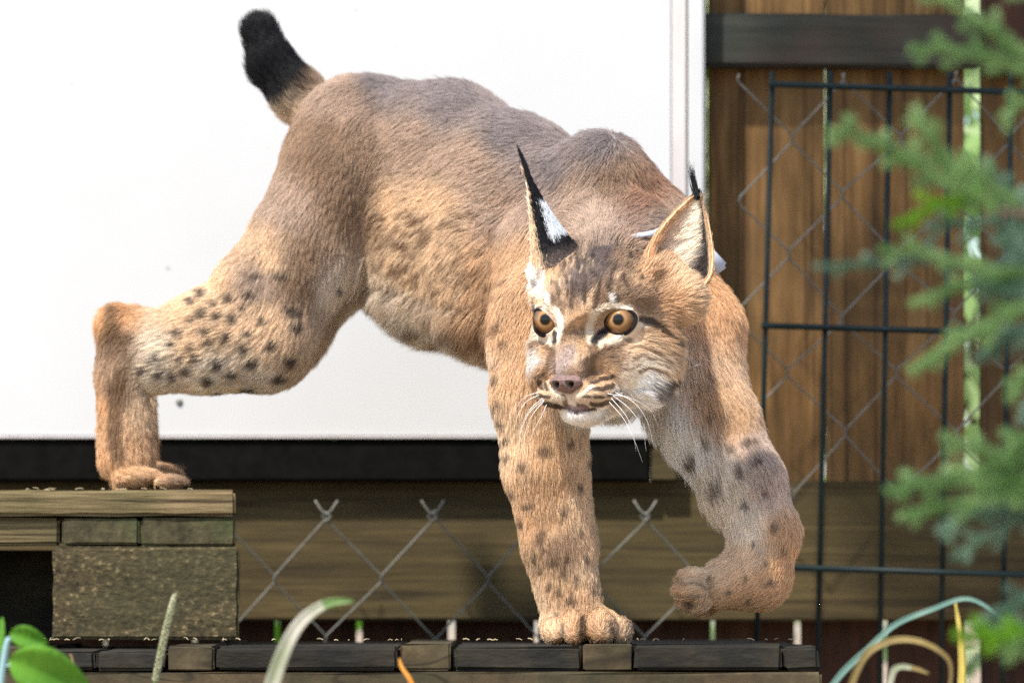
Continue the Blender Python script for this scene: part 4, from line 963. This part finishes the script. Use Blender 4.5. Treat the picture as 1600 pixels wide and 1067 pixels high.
def ribbon(name, pts, w0, m, label, cat, Y, curl=.25, taper=True, extra=None, mats=None, root=None):
    """a grass blade: a keeled strip through photo points at depth Y, standing on the ground"""
    path = smooth_path([P(x, y, Y + (q[0] if q else 0)) for (x, y, *q) in pts], 8); n = len(path); base = Vector((path[0].x, path[0].y, GZ))
    vs = []; 
    for i, p in enumerate(path):
        d = (path[min(i + 1, n - 1)] - path[max(i - 1, 0)]).normalized(); side = d.cross(Vector((0.15, -1, .1))).normalized(); nn = side.cross(d).normalized()
        t = i / (n - 1); ww = w0 * (1 if not taper else (min(1, .55 + t * 1.5) * (max(1 - t, 0.02)) ** .45)) * .5
        for k, (a, b) in enumerate(((-1, .0), (-.5, -.25), (0, -.45), (.5, -.25), (1, 0))): vs.append(p + side * ww * a + nn * ww * b * curl * 4 - base)
    fs = [(5 * i + k, 5 * i + k + 1, 5 * i + k + 6, 5 * i + k + 5) for i in range(n - 1) for k in range(4)]
    o = meshobj(name, vs, fs, m, root, True)
    if root is None: o.location = base; tag(o, label, cat)
    if mats:
        for mm, lo, hi in mats:
            o.data.materials.append(mm); idx = len(o.data.materials) - 1
            for f in o.data.polygons:
                if lo <= (f.index // 4) / (n - 1) < hi: f.material_index = idx
    md = o.modifiers.new('thickness', 'SOLIDIFY'); md.thickness = .0004
    return o
gr = 1330
ribbon('grass_blade', [(392, gr), (405, 1180), (425, 1070), (460, 985), (505, 945), (552, 938)], .019, blade_w, 'broad pale blade bending over, green at its tip', 'grass blade', -1.3, mats=[(blade_g, .78, 1.1)])
ribbon('grass_blade', [(680, gr), (664, 1150), (645, 1072), (628, 1042), (624, 1028)], .0065, blade_o, 'short orange withered blade in front of the lower pallet', 'grass blade', -1.0)
ribbon('grass_blade', [(1230, gr), (1262, 1150), (1305, 1065), (1360, 1010), (1400, 975), (1455, 952), (1512, 935), (1560, 962), (1585, 1000)], .0075, blade_b, 'blue green blade arching to the right with a kinked tip', 'grass blade', -1.0)
ribbon('grass_blade', [(1300, gr), (1318, 1130), (1345, 1035), (1385, 1003), (1430, 1000), (1470, 1018), (1486, 1045), (1478, 1110)], .0080, blade_t, 'dry brown blade curling over beneath the blue green one', 'grass blade', -1.2)
ribbon('grass_blade', [(1505, gr), (1500, 1150), (1503, 1050), (1500, 990), (1493, 942)], .0095, blade_y, 'upright yellow blade standing before the fence gap', 'grass blade', -1.0)
ribbon('grass_blade', [(1372, gr), (1380, 1130), (1392, 1060), (1404, 1042), (1430, 1044), (1452, 1052)], .0080, blade_w, 'small pale blade folded flat at its top', 'grass blade', -1.2, mats=[(blade_t, .75, 1.1)])
ribbon('grass_blade', [(118, gr), (116, 1150), (117, 1060), (112, 1026), (108, 1022)], .0035, blade_t, 'tiny brown stalk tip rising behind the big round leaf', 'grass blade', -.9)
# seed head
sh = tag(empty('seed_head_stalk', (P(225, 0, -.8).x, -.8, GZ)), 'pale green grass seed head leaning right before the chip block', 'grass stalk')
b0 = Vector(sh.location)
bm = bmesh.new(); tube(bm, [p - b0 for p in smooth_path([P(222, gr, -.8), P(232, 1150, -.8), P(243, 1060, -.8)], 6)], .0016, 8); bmobj('stalk', bm, blade_g, sh, True)
bm = bmesh.new(); path = smooth_path([P(243, 1062, -.8), P(255, 1005, -.8), P(266, 958, -.8), P(273, 930, -.8)], 16)
for i, p in enumerate(path):
    t = i / len(path); R_ = .0042 * (math.sin(math.pi * min(.12 + t * .88, 1)) ** .4) * (1 - .35 * t)
    for k in range(9):
        a = k * 2.4 + i * .9; d = Vector((math.cos(a), math.sin(a), .9)).normalized()
        q = p - b0 + Vector((math.cos(a), math.sin(a), 0)) * R_ * .75 + Vector((0, 0, random.uniform(-.001, .001)))
        geo = bmesh.ops.create_icosphere(bm, subdivisions=1, radius=.0014)
        M = d.to_track_quat('Z', 'Y').to_matrix()
        for v in geo['verts']: v.co = M @ Vector((v.co.x * .8, v.co.y * .8, v.co.z * 1.9)) + q
bmobj('seed_head', bm, seed_m, sh, True)
# leafy plant, bottom left corner
pl = tag(empty('leafy_plant', (P(0, 0, -1.1).x, -1.1, GZ)), 'young broad leaved plant in the bottom corner beside the pallets', 'plant'); b0 = Vector(pl.location)
bm = bmesh.new(); tube(bm, [p - b0 for p in smooth_path([P(-8, gr, -1.1), P(-4, 1150, -1.1), P(2, 1060, -1.1), P(10, 1008, -1.1), P(16, 996, -1.1)], 6)], .0050, 10, r1=.0030)
tube(bm, [p - b0 for p in smooth_path([P(8, 1040, -1.1), P(25, 1038, -1.11), P(40, 1044, -1.12)], 5)], .0015, 8); bmobj('stem', bm, stem_b, pl, True)
def leaf(cx, cy, L_, W_, ang, Y, yaw=0.0):
    c, s = math.cos(rad(ang)), math.sin(rad(ang)); vs = []; n = 16; org = P(cx, cy, Y)
    for i in range(n + 1):
        t = i / n; w_ = W_ * math.sin(math.pi * min(t ** .8, 1)) ** .8 * .5; x = (t - .5) * L_
        for a in (-1, -.66, -.33, 0, .33, .66, 1):
            y = w_ * a; z = abs(a) * w_ * .35 + .10 * L_ * (t - .5) ** 2 * 4 * -.5 + .0008 * math.sin(t * 40) * abs(a)
            q = Vector((x * c - y * s, -z - .25 * y + yaw * x, x * s + y * c)); vs.append(q + org - b0)
    fs = [(7 * i + k, 7 * i + k + 1, 7 * i + k + 8, 7 * i + k + 7) for i in range(n) for k in range(6)]
    o = meshobj('leaf', vs, fs, leaf_m, pl, True); md = o.modifiers.new('thickness', 'SOLIDIFY'); md.thickness = .0003
leaf(45, 996, .041, .024, -14, -1.12); leaf(78, 1052, .088, .052, -20, -1.14, .2); leaf(-6, 1000, .05, .018, 75, -1.1); leaf(-60, 1060, .08, .05, 160, -1.1)

# ------------------------------------------------------------------ spruce at the right, near the camera
SY = -2.2
sp = tag(empty('spruce_tree', (P(2080, 0, SY).x, SY, GZ)), 'young spruce whose soft green sprays hang in from the right', 'tree'); b0 = Vector(sp.location)
bm = bmesh.new(); tube(bm, [Vector((0, 0, -.02)), Vector((.01, .0, .5)), Vector((0, .01, 1.4))], .028, 12, r1=.008); bmobj('trunk', bm, bark, sp, True)
def needle_branch(pts, nl, m, m_side=None, seedo=0, dens_=1.0, fan=True):
    """a twig with needles all round it and side twigs, photo points at depth SY + dy"""
    rr_ = random.Random(seedo); path = [p - b0 for p in smooth_path([P(x, y, SY + dy) for x, y, dy in pts], 6)]
    bm = bmesh.new(); tube(bm, path, .0012, 6, r1=.0006); br = bmobj('branch', bm, bark, sp, True)
    verts, faces = [], []
    def needles(path_, nl_, dn):
        for ia, (a, b) in enumerate(zip(path_, path_[1:])):
            d = (b - a); L_ = d.length; d.normalize(); u = d.orthogonal().normalized(); v = d.cross(u)
            for _ in range(max(1, int(L_ / .00011 * dn))):
                t = rr_.random(); ph = rr_.uniform(0, 2 * math.pi); o_ = a + (b - a) * t; rad_ = u * math.cos(ph) + v * math.sin(ph)
                dr = (rad_ * 1.0 + d * rr_.uniform(.5, 1.1)).normalized(); l_ = nl_ * (1.25 - .5 * (ia + t) / len(path_)) * rr_.uniform(.75, 1.1); sd_ = dr.cross(rad_ if abs(dr.dot(rad_)) < .9 else d).normalized() * .00085
                up_ = dr.cross(sd_).normalized() * .0004; i0 = len(verts); m_ = o_ + dr * l_ * .5
                verts.extend([o_ + rad_ * .0006, m_ + sd_, m_ - sd_, m_ + up_, o_ + dr * l_]); faces.extend([(i0, i0 + 1, i0 + 3), (i0, i0 + 3, i0 + 2), (i0 + 1, i0 + 4, i0 + 3), (i0 + 3, i0 + 4, i0 + 2)])
    needles(path, nl, dens_ * .7)
    if len(pts) >= 3:      # side twigs, alternating, shorter towards the tip
        bm = bmesh.new()
        for k in range(3, len(path) - 3, 3):
            d = (path[k + 1] - path[k - 1]).normalized(); sgn = 1 if (k // 3) % 2 else -1
            out = (d * .75 + Vector((-d.z, 0, d.x)) * sgn * rr_.uniform(.5, .8) + Vector((0, rr_.uniform(-.3, .3), 0))).normalized()
            ll = rr_.uniform(.012, .024) * (1.2 - .6 * k / len(path)); q = [path[k], path[k] + out * ll * .5 + Vector((0, 0, -.001)), path[k] + out * ll]
            tube(bm, q, .0006, 5, r1=.0003); needles(q, nl * .8, dens_ * .5)
        tag(bmobj('twig', bm, bark, br, True), kind='stuff')
    me_ = bpy.data.meshes.new('needles'); me_.from_pydata([tuple(v) for v in verts], [], faces); me_.materials.append(m)
    o = link(bpy.data.objects.new('needles', me_), br); tag(o, kind='stuff'); return br
G, B2, LM = spruce_m, spruce_b, lime_m
br_list = [
 ([(1660, 118, 0), (1600, 108, 0), (1540, 90, 0), (1480, 78, 0), (1425, 76, 0)], .0090, G), ([(1620, 100, 0), (1560, 55, 0), (1500, 15, 0), (1440, -25, 0)], .0090, G), ([(1680, 150, 0), (1600, 160, 0), (1565, 185, 0)], .008, G),
 ([(1570, 330, 0), (1500, 295, 0), (1440, 262, 0), (1390, 232, 0), (1340, 212, 0), (1300, 205, 0)], .0105, G), ([(1560, 330, 0), (1505, 280, 0), (1460, 225, 0), (1430, 170, 0)], .0105, G), ([(1600, 320, 0), (1545, 290, 0), (1505, 240, 0)], .009, G),
 ([(1620, 330, .1), (1575, 300, .1), (1540, 250, .1)], .009, B2), ([(1540, 300, 0), (1470, 320, 0), (1400, 352, 0)], .0085, LM), ([(1560, 345, .1), (1500, 350, .1), (1450, 352, .1)], .007, B2), ([(1590, 400, .05), (1530, 425, .05), (1470, 405, .05), (1370, 412, .05), (1275, 417, .05)], .0075, B2),
 ([(1620, 430, 0), (1540, 420, 0), (1440, 395, 0), (1375, 390, 0)], .008, G), ([(1600, 420, 0), (1510, 445, 0), (1425, 475, 0)], .0085, G), ([(1680, 470, 0), (1600, 460, 0), (1520, 440, 0)], .012, B2), ([(1680, 500, .1), (1600, 420, .1), (1560, 340, .1)], .012, B2),
 ([(1660, 430, 0), (1600, 480, 0), (1510, 525, 0), (1425, 580, 0)], .0115, G), ([(1650, 520, .1), (1590, 520, .1), (1530, 560, .1)], .010, B2), ([(1680, 560, 0), (1620, 590, 0), (1575, 600, 0)], .010, G),
 ([(1680, 740, 0), (1600, 725, 0), (1540, 705, 0), (1475, 682, 0)], .0105, G), ([(1680, 760, 0), (1600, 755, 0), (1500, 750, 0), (1440, 755, 0), (1390, 768, 0)], .0115, G), ([(1680, 780, .1), (1600, 795, .1), (1520, 800, .1), (1470, 830, .1)], .012, B2), ([(1640, 750, 0), (1560, 775, 0), (1480, 790, 0), (1410, 805, 0)], .0105, G),
 ([(1680, 700, 0), (1610, 690, 0), (1550, 735, 0)], .012, G), ([(1660, 820, .1), (1600, 810, .1), (1540, 840, .1), (1490, 870, .1)], .008, B2), ([(1680, 800, 0), (1620, 760, 0), (1560, 750, 0), (1500, 730, 0)], .013, G),
 ([(1680, 980, 0), (1600, 990, 0), (1550, 992, 0), (1495, 990, 0)], .0115, LM), ([(1680, 1000, .1), (1600, 985, .1), (1540, 965, .1)], .011, B2), ([(1680, 910, .1), (1610, 935, .1), (1550, 960, .1)], .010, B2), ([(1690, 1010, 0), (1620, 1015, 0), (1560, 1010, 0)], .012, G),
 ([(1690, 20, 0), (1640, 0, 0), (1580, -30, 0)], .010, G), ([(1690, 560, .2), (1640, 500, .2), (1590, 380, .2), (1600, 300, .2)], .014, B2), ([(1700, 620, .2), (1640, 650, .2), (1600, 640, .2)], .012, B2)]
for i, (pts, nl, m) in enumerate(br_list): needle_branch(pts, nl, m, seedo=i)
# boughs that carry the sprays back to the trunk
for (y0, pts) in [(130, [(1640, 110), (1760, 60), (2080, -60)]), (330, [(1560, 330), (1700, 330), (2080, 220)]), (460, [(1600, 430), (1750, 440), (2080, 380)]), (740, [(1600, 745), (1750, 760), (2080, 720)]), (985, [(1620, 990), (1780, 1010), (2080, 980)])]:
    bm = bmesh.new(); tube(bm, [p - b0 for p in smooth_path([P(x, y, SY + .0) for x, y in pts], 6)], .0022, 8, r1=.007); bmobj('bough', bm, bark, sp, True)

# ------------------------------------------------------------------ bushes in the sun behind the fence
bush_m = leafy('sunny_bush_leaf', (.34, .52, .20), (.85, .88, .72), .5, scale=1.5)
def bush(cx, cy, w_, h_, n, seedo, label):
    r = np.random.default_rng(seedo); root = tag(empty('bush', (cx, cy, GZ)), label, 'bush'); v, f = [], []
    p = r.normal(0, 1, (n, 3)); p /= np.linalg.norm(p, axis=1)[:, None]; p *= (r.random((n, 1)) ** .4); p = p * [w_, w_ * .45, h_ / 2] + [0, 0, h_ / 2]
    for q in p:
        d = r.normal(0, 1, 3); d /= np.linalg.norm(d); e = np.cross(d, r.normal(0, 1, 3)); e /= np.linalg.norm(e); l = r.uniform(.03, .055); i0 = len(v)
        v += [q - d * l, q + e * l * .45, q + d * l, q - e * l * .45]; f.append((i0, i0 + 1, i0 + 2, i0 + 3))
    o = meshobj('foliage', v, f, bush_m if seedo == 1 else leaf_m, root); tag(o, kind='stuff')
    bm = bmesh.new()
    for k in range(5): a = k * 1.3; tube(bm, [Vector((0.02 * k, 0, 0)), Vector((.2 * w_ * math.cos(a), .1 * math.sin(a), h_ * .4)), Vector((.5 * w_ * math.cos(a), .2 * math.sin(a), h_ * .75))], .02, 6, r1=.006)
    bmobj('branch', bm, bark, root, True)
bush(.95, 2.6, 1.3, 2.3, 9000, 1, 'sunlit green bush glimpsed through the tall fence gap')
bush(-.9, 2.9, 1.4, 2.0, 9000, 2, 'green bush behind the fence glimpsed through the low slits')

# ------------------------------------------------------------------ tree added out of view so its leaves break the sun on the fence
ot = tag(empty('added_shade_tree', (1.9, -.1, GZ)), 'broad leaved tree added out of view to dapple the light on the fence', 'tree'); b0 = Vector(ot.location)
bm = bmesh.new(); tube(bm, [Vector((0, 0, -.05)), Vector((.02, 0, 1.2)), Vector((-.05, .02, 2.6)), Vector((-.2, 0, 3.6))], .075, 12, r1=.03); bmobj('trunk', bm, bark, ot, True)
r = np.random.default_rng(31); V_, F_ = [], []
bm = bmesh.new()
def canopy(tx, tz, tt, rx, ry, cnt):
    """one leafy spray, standing where the sun passes over it on its way to (tx, FY, tz)"""
    c = np.array([tx, FY, tz]) + np.array(sd[:]) * tt
    tube(bm, smooth_path([Vector((-.1, 0, 2.3)), Vector(c) * .5 + b0 * .5 + Vector((0, 0, .9)) - b0, Vector(c) - b0], 5), .012, 6, r1=.003)
    for _ in range(cnt):
        q = c + r.normal(0, 1, 3) * [rx, .10, ry]; d = r.normal(0, 1, 3); d[2] *= .4; d /= np.linalg.norm(d); e = np.cross(d, r.normal(0, 1, 3)); e /= np.linalg.norm(e); l = r.uniform(.03, .05); i0 = len(V_)
        V_.extend([q - d * l - b0, q + e * l * .5 - b0, q + d * l - b0, q - e * l * .5 - b0]); F_.append((i0, i0 + 1, i0 + 2, i0 + 3))
for tx, tz, cnt in [(.60, .90, 110), (.62, .66, 70), (.85, .55, 120), (.58, .40, 80), (.72, .28, 110), (.60, .14, 120), (.9, .15, 130), (.95, .9, 110), (.78, .98, 90), (.70, 1.05, 130)]:
    canopy(tx, tz, 2.1 + r.uniform(-.25, .35), .085, .08, cnt)
bmobj('branch', bm, bark, ot, True)
o = meshobj('foliage', V_, F_, leafy('shade_tree_leaf', (.06, .14, .02), (.12, .24, .04), .3), ot); tag(o, kind='stuff')

# ------------------------------------------------------------------ straw and splinters lying on the pallets
r = random.Random(5); bm = bmesh.new()
for _ in range(70):
    if r.random() < .75: x, y, z = r.uniform(-.6, .37), r.uniform(DY0 + .01, DY0 + .14), .0045
    else: x, y, z = r.uniform(-.62, -.36), r.uniform(LY0 + .01, LY0 + .09), lz + .001
    a = r.uniform(0, math.pi); l = r.uniform(.003, .011); d = Vector((math.cos(a), math.sin(a), r.uniform(-.05, .35))) * l
    tube(bm, [Vector((x, y, z + .0006)), Vector((x, y, z + .0008)) + d * .5 + Vector((0, 0, .0008)), Vector((x, y, z + .0006)) + d], r.uniform(.0003, .0007), 4)
tag(bmobj('straw_litter', bm, mat('pale_straw', (.42, .34, .2), .8)), kind='stuff')
